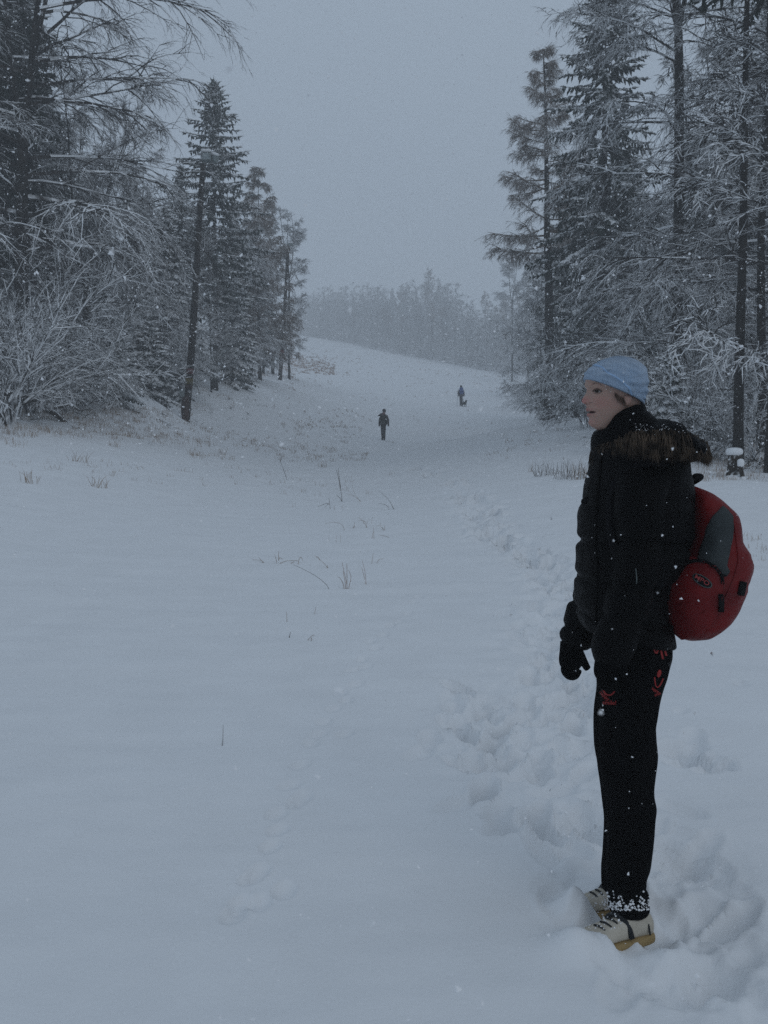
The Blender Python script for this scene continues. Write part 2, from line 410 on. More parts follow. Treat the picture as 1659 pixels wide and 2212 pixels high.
# ---- conifer: whorled boughs of needle sprays
def conifer(seed, h, rad, crown0=0.0, droop=0.25, dens=1.0, spray=0.34, sw=0.05, tip_up=0.2, dead=True, power=.85, whorl=.42, snowmat='needle', tr=None, pads=0.0):
    rg = random.Random(seed)
    tw = Twigs(); wood = Twigs(); pad = []
    z0 = crown0 * h
    z = z0
    while z < h - .25:
        f = (z - z0) / (h - z0)
        L0 = rad * ((1 - f) ** power) * (0.55 + .45 * min(1, f * 6 + .25))
        nb = 5 + int(rg.random() * 3)
        a0 = rg.random() * 6.28
        for k in range(nb):
            az = a0 + k / nb * 6.283 + rg.uniform(-.35, .35)
            L = max(.16, L0 * rg.choice([rg.uniform(.6, 1.12), rg.uniform(.8, 1.18)]))
            up = 0.55 * f ** 1.5 + rg.uniform(-.08, .1) - droop * .5
            d = Vector((math.cos(az), math.sin(az), up)).normalized()
            side = Vector((-math.sin(az), math.cos(az), 0))
            p = Vector((0, 0, z + rg.uniform(-.15, .15)))
            ns = max(2, int(L / .28)); st = L / ns
            q = p.copy(); dd = d.copy(); node = [p.copy()]
            for i in range(ns):
                g = i / ns
                dd = (dd + Vector((0, 0, -droop * .30 * (1 - g) + tip_up * .32 * g * (.4 + .6 * (1 - f)))) * (1 if L > .5 else .4) + side * rg.uniform(-.07, .07)).normalized()
                q2 = q + dd * st
                r = .006 + .014 * L * (1 - g)
                wood.seg(q, q2, r, r * .75)
                node.append(q2.copy()); q = q2
            # needle sprays both sides and hanging
            n_s = max(3, int(L / .085 * dens))
            for i in range(n_s):
                g = (i + rg.random()) / n_s
                if L > 1.2 and g < .12: continue
                e = g * ns; i0 = min(ns - 1, int(e)); pt = node[i0].lerp(node[i0 + 1], e - i0)
                bd = (node[i0 + 1] - node[i0]).normalized()
                sl = spray * (1.05 - .55 * g) * min(1.0, .45 + L * .4) * rg.uniform(.65, 1.25)
                sd = side * (1 if i % 2 else -1)
                kind = rg.random()
                if kind < .62:
                    v = (bd * .75 + sd * rg.uniform(.5, 1.0) + Vector((0, 0, rg.uniform(-.35, .05)))).normalized()
                    v2 = (v + Vector((0, 0, -.45))).normalized()
                else:
                    v = (bd * .3 + sd * rg.uniform(.1, .5) + Vector((0, 0, -rg.uniform(.5, 1.1)))).normalized(); v2 = (v + Vector((0, 0, -.6))).normalized()
                m = pt + v * sl * .55
                w = sw * rg.uniform(.75, 1.3)
                tw.seg(pt, m, w * .8, w, 1.57 + rg.uniform(-.4, .4)); tw.tip(m, m + v2 * sl * .5, w, 1.57 + rg.uniform(-.4, .4))
            tw.tip(q, q + dd * .22, sw, 1.57)
            for i in range(ns):                              # cushions of snow lying along the bough
                if rg.random() < pads and (i > 0 or ns < 3):
                    a_ = node[i].lerp(node[i + 1], .15); b_ = node[i + 1] + (node[i + 1] - node[i]) * .25
                    mid = (a_ + b_) / 2; ax = (b_ - a_); hw = rg.uniform(.07, .15) * (.6 + .4 * min(1, L)); th_ = hw * rg.uniform(.35, .6)
                    pad.append((mid, ax / 2 * rg.uniform(.8, 1.25), side * hw, th_, rg.uniform(.0, .6)))
        z += whorl * rg.uniform(.75, 1.2) * (1 - .45 * f)
    tw.tip((0, 0, h - .35), (0, 0, h + .1), sw * .9)
    for k in range(5):
        az = k * 1.26; tw.tip((0, 0, h - .3), (math.cos(az) * .2, math.sin(az) * .2, h - .12), sw * .7)
    if dead and z0 > 1.5:                                   # dry twigs on the bare lower trunk
        zz = 1.2
        while zz < z0:
            az = rg.random() * 6.28; L = rg.uniform(.4, 1.5)
            d = Vector((math.cos(az), math.sin(az), rg.uniform(-.3, .25))); p = Vector((0, 0, zz)); q = p + d * L
            wood.seg(p, q, .012, .006)
            for j in range(4):
                t = rg.uniform(.3, 1); b = p.lerp(q, t); wood.tip(b, b + Vector((rg.uniform(-.3, .3), rg.uniform(-.3, .3), rg.uniform(-.25, .1))), .005)
            zz += rg.uniform(.12, .35)
    v1, q1, t1 = tw.arrays(); v2, q2, t2 = wood.arrays()
    V = np.concatenate([v1, v2]); Q = [q1]; T = [t1]
    nq1 = len(q1); nt1 = len(t1)
    Q.append(q2 + len(v1));
    if t2 is not None: T.append(t2 + len(v1))
    Q = np.concatenate(Q); T = np.concatenate(T)
    nt2 = 0 if t2 is None else len(t2)
    if pad:
        PV = []; PT = []; o = len(V); up_ = np.array([0, 0, 1.])
        for (c_, ax, sd_, th_, dr) in pad:
            c_ = np.array(c_); ax = np.array(ax); sd_ = np.array(sd_); k = len(PV)
            ring = [ax * math.cos(q_) + sd_ * math.sin(q_) * (1 + .3 * rg.random()) - up_ * th_ * (.15 + dr * abs(math.sin(q_)) * 1.2) for q_ in (0, 1.05, 2.09, 3.14, 4.19, 5.24)]
            PV += [c_ + r_ for r_ in ring] + [c_ + up_ * th_ * .8 + ax * rg.uniform(-.3, .3), c_ - up_ * th_ * .25]
            for j in range(6): PT += [(o + k + j, o + k + (j + 1) % 6, o + k + 6), (o + k + (j + 1) % 6, o + k + j, o + k + 7)]
        V = np.concatenate([V, np.array(PV)]); T = np.concatenate([T, np.array(PT)])
    mi = np.concatenate([np.zeros(nq1), np.ones(len(q2)), np.zeros(nt1), np.ones(nt2), np.full(len(pad) * 12, 2)])
    crown = mesh_np('crown', V, Q, T, [M[snowmat], M['bark_twig'], M['snow']], mi)
    r0 = tr or .008 * h + .02
    zs = np.linspace(-.4, h - .2, 14); pts = [(0.04 * math.sin(z * .7 + seed), .04 * math.cos(z * .5 + seed), z) for z in zs]
    pts[-1] = (0, 0, h - .2)
    rad_ = [r0 * (1.25 if z < 0.1 else (1 - .93 * max(0, z) / h)) for z in zs]
    Vt, Qt, Tt = tube_np(pts, rad_, 9, jitter=.15, rg=rg)
    return mesh_np('trunk', Vt, Qt, Tt, [M['bark_dark']]), crown

# ---- broadleaf without leaves
def bare(seed, h, spread, r0, crown0=.25, fork=.55, nl=22, droop=0.12, fine=1.0, mat='bark_twig', wig=.16, up=.55, twl=.55, sub=7, leaders=3, tipr=.0045, larch=False):
    rg = random.Random(seed)
    tw = Twigs()
    trunk_paths = []
    def path(p, d, L, n, wiggle, grav):
        pts = [p.copy()]; dd = d.copy()
        for i in range(n):
            dd = (dd + Vector((rg.gauss(0, wiggle), rg.gauss(0, wiggle), rg.gauss(0, wiggle * .6) + grav))).normalized()
            p = p + dd * (L / n); pts.append(p.copy())
        return pts
    def limb(p, d, L, r, lvl):
        n = max(2, min(7, int(L / .38) + 1)) if lvl < 3 else 2
        gr = (-droop if lvl > 0 else 0.0) * (.6 if lvl < 2 else 1.0) / n * 2
        pts = path(p, d, L, n, wig * (.55 if lvl < 2 else .8), gr)
        if larch and lvl == 1:                                # tips sweep up
            for i in range(len(pts)): pts[i].z += (i / n) ** 2.5 * L * .22
        for i in range(n):
            ra = r * (1 - .8 * i / n); rb = r * (1 - .8 * (i + 1) / n)
            if i == n - 1 and lvl >= 3: tw.tip(pts[i], pts[i + 1], max(ra, tipr))
            else: tw.seg(pts[i], pts[i + 1], max(ra, tipr), max(rb, tipr * .8))
        if lvl >= 4: return
        if lvl == 1: nch = int(sub * (0.5 + L / (spread + .01)) * fine)
        elif lvl == 2: nch = int((5 + 2 * rg.random()) * fine)
        else: nch = int((3.2 + rg.random() * 1.5) * fine)
        for k in range(nch):
            t = rg.uniform(.18, 1.0) if lvl == 1 else rg.uniform(.15, 1.0)
            e = t * n; i0 = min(n - 1, int(e)); b = pts[i0].lerp(pts[i0 + 1], e - i0)
            bd = (pts[i0 + 1] - pts[i0]).normalized()
            az = rg.choice([0, math.pi]) + rg.gauss(0, .6)     # sprays lie roughly flat
            pd = vperp(bd, az)
            a = rg.uniform(.4, .85)
            nd = (bd * math.cos(a) + pd * math.sin(a) + Vector((0, 0, .12 if not larch else -.10))).normalized()
            if lvl == 1: cl = L * rg.uniform(.28, .55) * (1.15 - .6 * t)
            elif lvl == 2: cl = max(.22, L * rg.uniform(.35, .6))
            else: cl = rg.uniform(.5, 1.1) * twl * .55
            if larch and lvl >= 2: cl = min(cl, rg.uniform(.15, .4)); nd = (nd + Vector((0, 0, -.18))).normalized()
            if larch and lvl == 1: cl = min(cl, rg.uniform(.35, .8), L * .45)
            limb(b, nd, cl, max(r * .42, tipr), lvl + 1)
    # trunk then leaders
    zf = h * fork
    tp = path(Vector((0, 0, -.35)), Vector((0, 0, 1)), zf + .35, 8, .018, 0.0)
    bow = [(.25 if larch else .12) * math.sin(i / 8 * 3.14 * 1.3) * (rg.random() - .3) * .4 for i in range(9)]
    for i in range(9): tp[i].x = tp[i].x * .5 + bow[i]; tp[i].y *= .5
    trunk_paths.append((tp, r0, r0 * (.10 if larch else .62)))
    ends = tp[-1]
    for k in range(leaders):
        az = k / leaders * 6.28 + rg.random(); tilt = 0.0 if leaders == 1 else rg.uniform(.12, .32)
        d = Vector((math.cos(az) * tilt, math.sin(az) * tilt, 1)).normalized()
        lp = path(ends, d, (h - zf) * rg.uniform(.82, 1.0), 7, .05, .03)
        trunk_paths.append((lp, r0 * (.1 if larch else .6 if leaders == 1 else .42), .012))
    tot = 0
    for (pts, ra, rb) in trunk_paths:
        n = len(pts) - 1
        main = pts is tp
        cnt = (nl if main else 4) if leaders == 1 else int(nl * (.55 if main else .45 / leaders * 1.6))
        for k in range(cnt):
            t = (k + rg.random()) / cnt
            e = t * n; i0 = min(n - 1, int(e)); b = pts[i0].lerp(pts[i0 + 1], e - i0)
            if b.z < crown0 * h: 
                if main and (larch or rg.random() < .8): continue
            f = b.z / h
            az = rg.random() * 6.28
            rise = up * (.25 + 1.5 * f * f) + rg.uniform(-.15, .15)
            if larch: rise = rg.uniform(-.28, .0) + .5 * f ** 2
            d = Vector((math.cos(az), math.sin(az), rise)).normalized()
            prof = min(1.0, (1.04 - f) * 1.9) if larch else math.sin(min(1, max(.18, (1.08 - f) * 1.25)) * 1.57)
            L = spread * prof * (rg.uniform(.78, 1.05) if larch else rg.uniform(.65, 1.1))
            if b.z < crown0 * h: L *= .35
            limb(b, d, max(.25 if larch else .5, L), r0 * (.2 if larch else .27) * (.5 + .5 * prof), 1)
    crown = tw.mesh('crown', M[mat])
    VV = []; QQ = []; TT = []; off = 0
    for (pts, ra, rb) in trunk_paths:
        n = len(pts); rr = [ra + (rb - ra) * i / (n - 1) for i in range(n)]
        if pts is tp: rr[0] = ra * 1.35; 
        v, q, t = tube_np([tuple(x) for x in pts], rr, 8, jitter=.12, rg=rg)
        VV.append(v); QQ.append(q + off); TT.append(t + off); off += len(v)
    return mesh_np('trunk', np.concatenate(VV), np.concatenate(QQ), np.concatenate(TT), [M['bark_dark']]), crown

# ---- shrub: arching snow laden stems from the ground
def shrub(seed, h, spread, n=14, mat='bark_heavy', fine=1.0, arch=.5, tipr=.005):
    rg = random.Random(seed); tw = Twigs()
    def go(p, d, L, r, lvl):
        nseg = 5 if lvl == 0 else 3 if lvl == 1 else 2
        pts = [p.copy()]; dd = d.copy()
        for i in range(nseg):
            dd = (dd + Vector((rg.gauss(0, .13), rg.gauss(0, .13), -arch * (.34 if lvl == 0 else .2)))).normalized(); p = p + dd * L / nseg; pts.append(p.copy())
        for i in range(nseg):
            a = r * (1 - .75 * i / nseg); b = r * (1 - .75 * (i + 1) / nseg)
            if i == nseg - 1 and lvl > 0: tw.tip(pts[i], pts[i + 1], max(a, tipr))
            else: tw.seg(pts[i], pts[i + 1], max(a, tipr), max(b, tipr))
        if lvl >= 3: return
        for k in range(int([9, 5, 4][lvl] * fine)):
            t = rg.uniform(.2, 1); e = t * nseg; i0 = min(nseg - 1, int(e)); b = pts[i0].lerp(pts[i0 + 1], e - i0)
            bd = (pts[i0 + 1] - pts[i0]).normalized(); pd = vperp(bd, rg.random() * 6.28); a = rg.uniform(.35, .8)
            go(b, (bd * math.cos(a) + pd * math.sin(a)).normalized(), L * rg.uniform(.28, .5), r * .5, lvl + 1)
    for k in range(n):
        az = rg.random() * 6.28; lean = rg.uniform(.15, .9)
        L = h * rg.uniform(.8, 1.35)
        go(Vector((rg.uniform(-.2, .2), rg.uniform(-.2, .2), -.1)), Vector((math.cos(az) * lean * spread / h, math.sin(az) * lean * spread / h, 1)).normalized(), L, .008 + .006 * h, 0)
    return tw.mesh('stems', M[mat])

def place_tree(name, kind, px, d, label, group=None, sc=1.0, rz=None, cat='tree', tilt=0.0, x=None, sz=None):
    """one tree = an empty with its own trunk and crown (meshes shared between trees of a kind)"""
    p = on_ground(px, d) if x is None else Vector((x, d, gz(x, d)))
    rz = rnd.random() * 6.28 if rz is None else rz
    e = empty(name, p, rz, label, cat, group)
    e.scale = (sc, sc, sz or sc)
    if tilt: e.rotation_euler = (0, tilt, 0) if rz == 0 else (tilt * math.sin(rz), tilt * math.cos(rz), rz)
    parts = KIND[kind]
    if isinstance(parts, tuple):
        link('trunk', parts[0], e); link('crown', parts[1], e)
    else: link('stems', parts, e)
    return e
# ------------------------------------------------------------------ kinds of tree
KIND = {}
KIND['spruce_main'] = conifer(11, 14.8, 3.4, .30, .22, 1.25, .40, .045, .25, power=.75, whorl=.40, pads=.35)
KIND['spruce_tall'] = conifer(12, 16.4, 3.0, .26, .30, 1.15, .48, .05, .2, power=.6, whorl=.42, tr=.24, pads=.4)
KIND['spruce_snowy'] = conifer(13, 6.2, 1.8, .02, .42, 1.5, .42, .065, .12, power=.8, whorl=.34, snowmat='needle_heavy', pads=.75)
KIND['spruce_small'] = conifer(14, 3.2, 1.3, .02, .42, 1.5, .36, .055, .12, power=.8, whorl=.28, snowmat='needle_heavy', pads=.85)
KIND['spruce_a'] = conifer(15, 13.0, 2.2, .10, .34, .95, .48, .06, .18, power=.8, whorl=.46, pads=.5)
KIND['spruce_b'] = conifer(16, 15.5, 2.3, .18, .28, .9, .50, .06, .2, power=.7, whorl=.48, pads=.6)
KIND['pine_dark'] = conifer(17, 17.5, 2.2, .62, .2, .7, .50, .05, .2, power=.6, whorl=.6, snowmat='needle', tr=.12)
KIND['pine_dense'] = conifer(20, 13.5, 2.5, .30, .25, 1.2, .55, .075, .2, power=.5, whorl=.42, snowmat='needle_dark')
KIND['far_spruce'] = conifer(18, 14, 2.4, .05, .35, .6, .6, .09, .15, power=.85, whorl=.6, snowmat='needle_heavy')
KIND['far_spruce_b'] = conifer(19, 12, 2.0, .12, .25, .6, .6, .09, .15, power=.8, whorl=.6, snowmat='needle_heavy')
KIND['beech_big'] = bare(21, 15.5, 5.3, .21, .22, .42, 60, .30, 1.1, up=.5, leaders=3, sub=9, mat='bark_twig', tipr=.004, wig=.15)
KIND['tree_fan'] = bare(22, 10.6, 3.0, .12, .36, .30, 34, .02, 1.1, up=1.5, leaders=4, sub=8, tipr=.006, mat='bark_heavy')
KIND['tree_right'] = bare(23, 16, 4.0, .16, .10, .62, 54, .34, 1.15, up=.5, leaders=4, sub=9, mat='bark_heavy', tipr=.0055, wig=.17)
KIND['larch_right'] = bare(24, 15.8, 2.75, .26, .45, .985, 125, .14, 1.0, larch=True, leaders=1, sub=17, mat='larch_twig', tipr=.005, wig=.1)
KIND['larch_a'] = bare(25, 11.5, 1.9, .10, .12, .985, 80, .14, .95, larch=True, leaders=1, sub=12, mat='larch_twig', tipr=.010, wig=.1)
KIND['birch_a'] = bare(26, 11, 2.3, .09, .12, .6, 34, .22, 1.0, up=1.1, leaders=3, sub=8, tipr=.010, mat='bark_heavy')
KIND['birch_b'] = bare(27, 9.5, 2.6, .085, .08, .5, 36, .30, 1.05, up=.9, leaders=3, sub=8, tipr=.010, mat='bark_heavy')
KIND['sapling'] = bare(28, 6.5, 1.1, .04, .12, .9, 34, .05, 1.0, up=1.0, leaders=1, sub=6, tipr=.008, mat='bark_heavy')
KIND['far_round'] = bare(31, 12, 3.3, .13, .06, .45, 40, .12, .8, up=.9, leaders=4, sub=8, tipr=.02, mat='bark_heavy')
KIND['far_bare'] = bare(29, 11, 2.8, .13, .10, .55, 26, .15, .75, up=1.1, leaders=3, sub=7, tipr=.022, mat='bark_heavy')
KIND['far_bare_b'] = bare(30, 13, 2.6, .13, .15, .7, 26, .10, .75, up=1.2, leaders=2, sub=7, tipr=.022, mat='larch_twig')
KIND['shrub_a'] = shrub(41, 2.6, 2.2, 13)
KIND['shrub_b'] = shrub(42, 3.4, 2.0, 12, arch=.65)
KIND['shrub_c'] = shrub(43, 1.3, 1.2, 11, arch=.5)
KIND['shrub_dark'] = shrub(44, 2.2, 1.8, 12, mat='bark_twig', arch=.35)

# ------------------------------------------------------------------ the trees one can tell apart, left edge
place_tree('beech_tree', 'beech_big', 45, 28.5, 'big bare beech at the left edge, dark limbs reaching right into the sky', tilt=.03, rz=0.6, sc=1.12)
place_tree('pine_tree', 'pine_dense', 18, 33, 'dark conifer right behind the big bare beech at the left edge', sc=1.0, rz=1.0)
place_tree('bare_tree', 'tree_fan', 192, 34, 'bare tree whose stems fan upward, left of the spruce and lamp pole', rz=0.5)
place_tree('spruce_tree', 'spruce_main', 468, 50, 'tall dark spruce pointed against the sky behind the left lamp pole', rz=0.3)
place_tree('spruce_tree', 'spruce_snowy', 360, 45, 'snow-laden spruce just left of the tall lamp pole, lower half white', sc=1.28, rz=.5)
place_tree('spruce_tree', 'spruce_snowy', 505, 53, 'heavy snowed spruce right of the tall lamp pole, at the edge of the clearing', sc=.92, rz=2.2)
place_tree('spruce_tree', 'spruce_small', 388, 43, 'little snow-bent spruce at the foot of the tall lamp pole', sc=.66, rz=1.0)
place_tree('spruce_tree', 'spruce_small', 262, 33, 'low round spruce loaded with snow, left of the pole', sc=.82, rz=1.9)
place_tree('spruce_tree', 'spruce_small', 325, 39, 'young spruce with snow pads between two bigger snowy ones', sc=.95, rz=4.1)
place_tree('sapling', 'sapling', 458, 49, 'slender white-frosted sapling close behind the lamp pole', sc=1.08, rz=2.0)
place_tree('sapling', 'sapling', 425, 49, 'thin frosted sapling left of the tall spruce trunk', sc=1.2, rz=4.0)
place_tree('spruce_tree', 'spruce_a', 395, 56, 'mid-height spruce whose top shows left of the pointed spruce', sc=.82, rz=3.0)
place_tree('larch_tree', 'larch_a', 563, 64, 'pointed brownish larch right of the tall spruce', sc=1.12, rz=.4)
place_tree('larch_tree', 'larch_a', 590, 82, 'slim fog-grey larch behind the second lamp pole', sc=1.15, rz=2.4)
place_tree('birch_tree', 'birch_a', 625, 80, 'wide bare tree at the right end of the left wood, behind the second pole', sc=1.15, rz=1.4)
place_tree('birch_tree', 'birch_b', 532, 60, 'frosted bare tree between the snowy spruce and the larch', sc=.9, rz=.2)
place_tree('birch_tree', 'birch_b', 300, 42, 'broad bare tree drooping with snow in the middle of the left wood', sc=1.0, rz=1.2)
place_tree('birch_tree', 'birch_a', 228, 39, 'bare tree with dark stem in front of the fan-shaped one', sc=.8, rz=2.9)

place_tree('spruce_tree', 'spruce_snowy', 62, 33, 'snowy spruce behind the fallen trunk at the far left', sc=.9, rz=2.2)
place_tree('spruce_tree', 'spruce_snowy', 150, 37, 'snowy spruce below the fan-shaped bare tree', sc=.95, rz=4.2)
place_tree('spruce_tree', 'spruce_small', 205, 35, 'young white spruce left of the low round one', sc=1.2, rz=5.2)
place_tree('birch_tree', 'birch_b', 95, 35, 'frosted drooping bare tree behind the big beech', sc=1.0, rz=5.0)
place_tree('birch_tree', 'birch_b', 150, 43, 'frosted bare tree just left of the fan-shaped one', sc=1.05, rz=3.7)

# ------------------------------------------------------------------ right edge
place_tree('larch_tree', 'larch_right', 1186, 45, 'tall brown larch leaning over the slope with a bare thick trunk', rz=3.5, tilt=.012)
place_tree('spruce_tree', 'spruce_tall', 1298, 38, 'very tall dark spruce behind the blue hat, top reaching the picture edge', rz=.9)
place_tree('bare_tree', 'tree_right', 1458, 26, 'large bare tree with snowy limbs, its dark trunk rising behind the backpack', rz=5.2)
place_tree('pine_tree', 'pine_dark', 1597, 19.5, 'straight pine trunk beside the snow-capped stump', sc=.84, rz=.5)
place_tree('pine_tree', 'pine_dark', 1641, 22, 'pine trunk second from the right edge', sc=.9, rz=2.5)
place_tree('pine_tree', 'pine_dark', 1668, 18, 'dark pine trunk cut by the right edge of the view', sc=.95, rz=4.5)
place_tree('spruce_tree', 'spruce_snowy', 1243, 41, 'small white-laden spruce between the larch trunk and the blue hat', sc=.72, rz=1.1)
place_tree('spruce_tree', 'spruce_small', 1443, 21, 'little snow-bowed spruce behind the fur hood', sc=.66, rz=1.1)
place_tree('spruce_tree', 'spruce_small', 1395, 30, 'young snowy spruce just behind the back of the blue hat', sc=1.1, rz=.3)
place_tree('spruce_tree', 'spruce_snowy', 1520, 31, 'snowy spruce deep between the bare tree and the pine trunk', sc=.8, rz=2.0)
place_tree('spruce_tree', 'spruce_snowy', 1372, 36, 'snowy young spruce low behind the bare tree, left of its trunk', sc=.8, rz=5.0)
place_tree('birch_tree', 'birch_b', 1140, 105, 'hoary bare tree standing at the foot of the right wood, left of the larch', sc=1.25, rz=.7)
place_tree('birch_tree', 'birch_a', 1168, 72, 'frosted bare tree right behind the larch trunk', sc=1.1, rz=2.7)
place_tree('birch_tree', 'birch_a', 1105, 135, 'grey bare tree farthest left of the right-hand wood', sc=1.5, rz=4.7)
place_tree('birch_tree', 'birch_b', 1212, 62, 'white-twigged tree right of the larch trunk', sc=1.05, rz=1.7)
place_tree('bare_tree', 'birch_a', 1700, 18.3, 'bare twiggy tree filling the upper right corner', sc=1.05, rz=3.3)
place_tree('bare_tree', 'beech_big', 1735, 23, 'large bare tree outside the right edge, its limbs reaching in over the pines', rz=2.6, sc=.9)
place_tree('bare_tree', 'birch_b', 1540, 29, 'bare tree with level snowy twigs right of the big one', sc=1.15, rz=.4)

# ------------------------------------------------------------------ the filling of both woods: nothing tells these apart
fr = random.Random(5)
GL = 'trees filling the depth of the left wood'
GR = 'trees filling the depth of the right wood'
def fill(n, pxr, dr, kinds, g, lab, maxtop=None, scr=(.8, 1.15), zone='its'):
    for k in range(n):
        kd = fr.choice(kinds); dhalf = 'nearer' if k < n * .5 else 'deeper'
        d = dr[0] + (dr[1] - dr[0]) * ((k + fr.random()) / n)
        px = fr.uniform(*pxr); sc = fr.uniform(*scr)
        nm = 'spruce_tree' if 'spruce' in kd else 'pine_tree' if 'pine' in kd else 'larch_tree' if 'larch' in kd else 'bare_tree'
        L = {'spruce_tree': 'snowy spruce standing deep inside the ' + lab, 'pine_tree': 'dark pine standing deep inside the ' + lab,
             'larch_tree': 'larch standing deep inside the ' + lab, 'bare_tree': 'bare snowy tree standing deep inside the ' + lab}[nm]
        q_ = (px - pxr[0]) / (pxr[1] - pxr[0]); where = 'left' if q_ < .33 else 'middle' if q_ < .67 else 'right'
        L = L.split(' standing')[0] + ', ' + dhalf + ' half of the ' + lab + ', ' + zone.replace(', its', '') + ', ' + where + ' part'
        place_tree(nm, kd, px, d, L, g + ', ' + nm.replace('_', ' '), sc)
fill(9, (-90, 110), (34, 60), ['spruce_a', 'pine_dense', 'spruce_a', 'birch_b'], GL, 'left wood', zone='behind the big beech, its')
fill(22, (40, 400), (45, 70), ['spruce_a', 'birch_b', 'spruce_a', 'spruce_snowy', 'birch_a'], GL, 'left wood', scr=(.6, .82), zone='left of the lamp pole, its')
fill(8, (430, 600), (62, 90), ['spruce_a', 'larch_a', 'birch_b'], GL, 'left wood', scr=(.6, .9), zone='right of the lamp pole, its')
fill(5, (-260, -60), (24, 50), ['spruce_b', 'birch_b', 'beech_big'], GL, 'left wood', zone='beyond the picture edge, its')
fill(20, (1390, 1760), (32, 56), ['spruce_a', 'spruce_b', 'birch_b', 'spruce_a', 'birch_a', 'pine_dense'], GR, 'right wood', scr=(.65, .92), zone='behind the pine trunks, its')
fill(11, (1290, 1480), (45, 75), ['spruce_a', 'pine_dense', 'birch_a', 'spruce_a'], GR, 'right wood', zone='above the blue hat, its')
fill(8, (1190, 1330), (60, 105), ['birch_a', 'birch_b', 'larch_a', 'spruce_a'], GR, 'right wood', zone='near the tall larch, its')
fill(6, (1700, 2000), (18, 45), ['spruce_b', 'birch_b', 'pine_dark'], GR, 'right wood', zone='beyond the picture edge, its')

# ------------------------------------------------------------------ undergrowth
US = [(25, 26.5, 'shrub_b', .85, 'arching snow-loaded bush at the left edge over the fallen trunk'), (95, 28.5, 'shrub_a', 1.1, 'tangled white bush behind the fallen trunk, left'),
      (155, 31, 'shrub_a', 1.0, 'tall snowy bush right of the tangle behind the fallen trunk'), (200, 34.5, 'shrub_c', 1.5, 'bush left of the low round spruce'),
      (300, 44, 'shrub_a', 1.0, 'bush between the low round spruce and the lamp pole'), (70, 30, 'shrub_b', 1.05, 'high bowed bush under the big beech'),
      (-20, 28, 'shrub_a', 1.2, 'bush half outside the left edge of the view'), (255, 46, 'shrub_b', 1.3, 'bush behind the low round spruce'),
      (350, 46, 'shrub_b', 1.1, 'bush in the shade left of the tall lamp pole'), (548, 66, 'shrub_a', 1.0, 'bush under the pointed larch'),
      (1232, 43, 'shrub_c', 1.0, 'low bush at the foot of the larch, on its right'), (1268, 33, 'shrub_c', 1.5, 'brushy low bush in front of the girl\'s face'),
      (1430, 20.5, 'shrub_c', 1.2, 'low twiggy bush behind the fur hood'), (1520, 21, 'shrub_c', 1.3, 'scrub left of the snow-capped stump'),
      (1550, 25, 'shrub_a', 1.0, 'bush behind the snow-capped stump'), (1640, 20, 'shrub_c', 1.3, 'scrub right of the snow-capped stump'),
      (1370, 33, 'shrub_a', 1.1, 'bush behind the blue hat'), (1480, 29, 'shrub_a', 1.2, 'bush at the foot of the big bare tree on the right'),
      (1620, 27, 'shrub_a', 1.3, 'bush between the pine trunks at the right edge'), (1160, 84, 'shrub_a', 1.0, 'bush left of the larch trunk on the wood edge'),
      (1150, 88, 'shrub_a', 1.1, 'bush at the foot of the hoary bare trees'), (1320, 42, 'shrub_b', 1.2, 'bush under the very tall spruce'),
      (1580, 33, 'shrub_b', 1.3, 'high bush deep between the right-hand pines'), (120, 38, 'shrub_b', 1.2, 'high bush behind the fan-shaped tree on the left')]
US += [(10, 24.5, 'shrub_a', 1.3, 'bush over the left end of the fallen trunk'), (60, 27, 'shrub_c', 1.7, 'bent white bush in the middle of the fallen trunk'), (130, 29.5, 'shrub_c', 1.7, 'bush where the fallen trunk meets the ground'),
      (180, 31.5, 'shrub_c', 1.7, 'low bush right of the fallen trunk'), (205, 36, 'shrub_b', .8, 'thin arching bush beside the low round spruce'), (40, 31, 'shrub_a', 1.2, 'tall bush hiding the foot of the big bare beech')]
for px, d, k, sc, lab in US:
    place_tree('shrub', k, px, d, lab, 'snow-laden bushes of the wood edge', sc, cat='bush')

# ------------------------------------------------------------------ far line of trees, each still a thing
def edge_row(px):                                         # the row where the slope meets the far wood
    return np.interp(px, [600, 670, 830, 1000, 1150], [716, 727, 756, 789, 816])
FL = {'far_spruce': ('spruce_tree', 'fog-grey snowy spruce of the far tree line across the top of the slope'),
      'far_spruce_b': ('spruce_tree', 'fog-grey snowy spruce of the far tree line across the top of the slope'),
      'far_bare': ('bare_tree', 'pale bare tree of the far tree line across the top of the slope'),
      'far_bare_b': ('bare_tree', 'pale bare tree of the far tree line across the top of the slope'),
      'far_round': ('bare_tree', 'pale bare tree of the far tree line across the top of the slope'),
      'shrub_a': ('shrub', 'hoary bush at the foot of the far tree line')}
def band(x):
    for lim, t in ((680, 'by the left wood'), (755, 'left of centre'), (850, 'straight above the nearer walker'), (925, 'between the two walkers'), (1010, 'above the farther walker'), (1085, 'right of the farther walker')):
        if x < lim: return t
    return 'beside the right wood'
fr = random.Random(9)
px = 640
row = 0
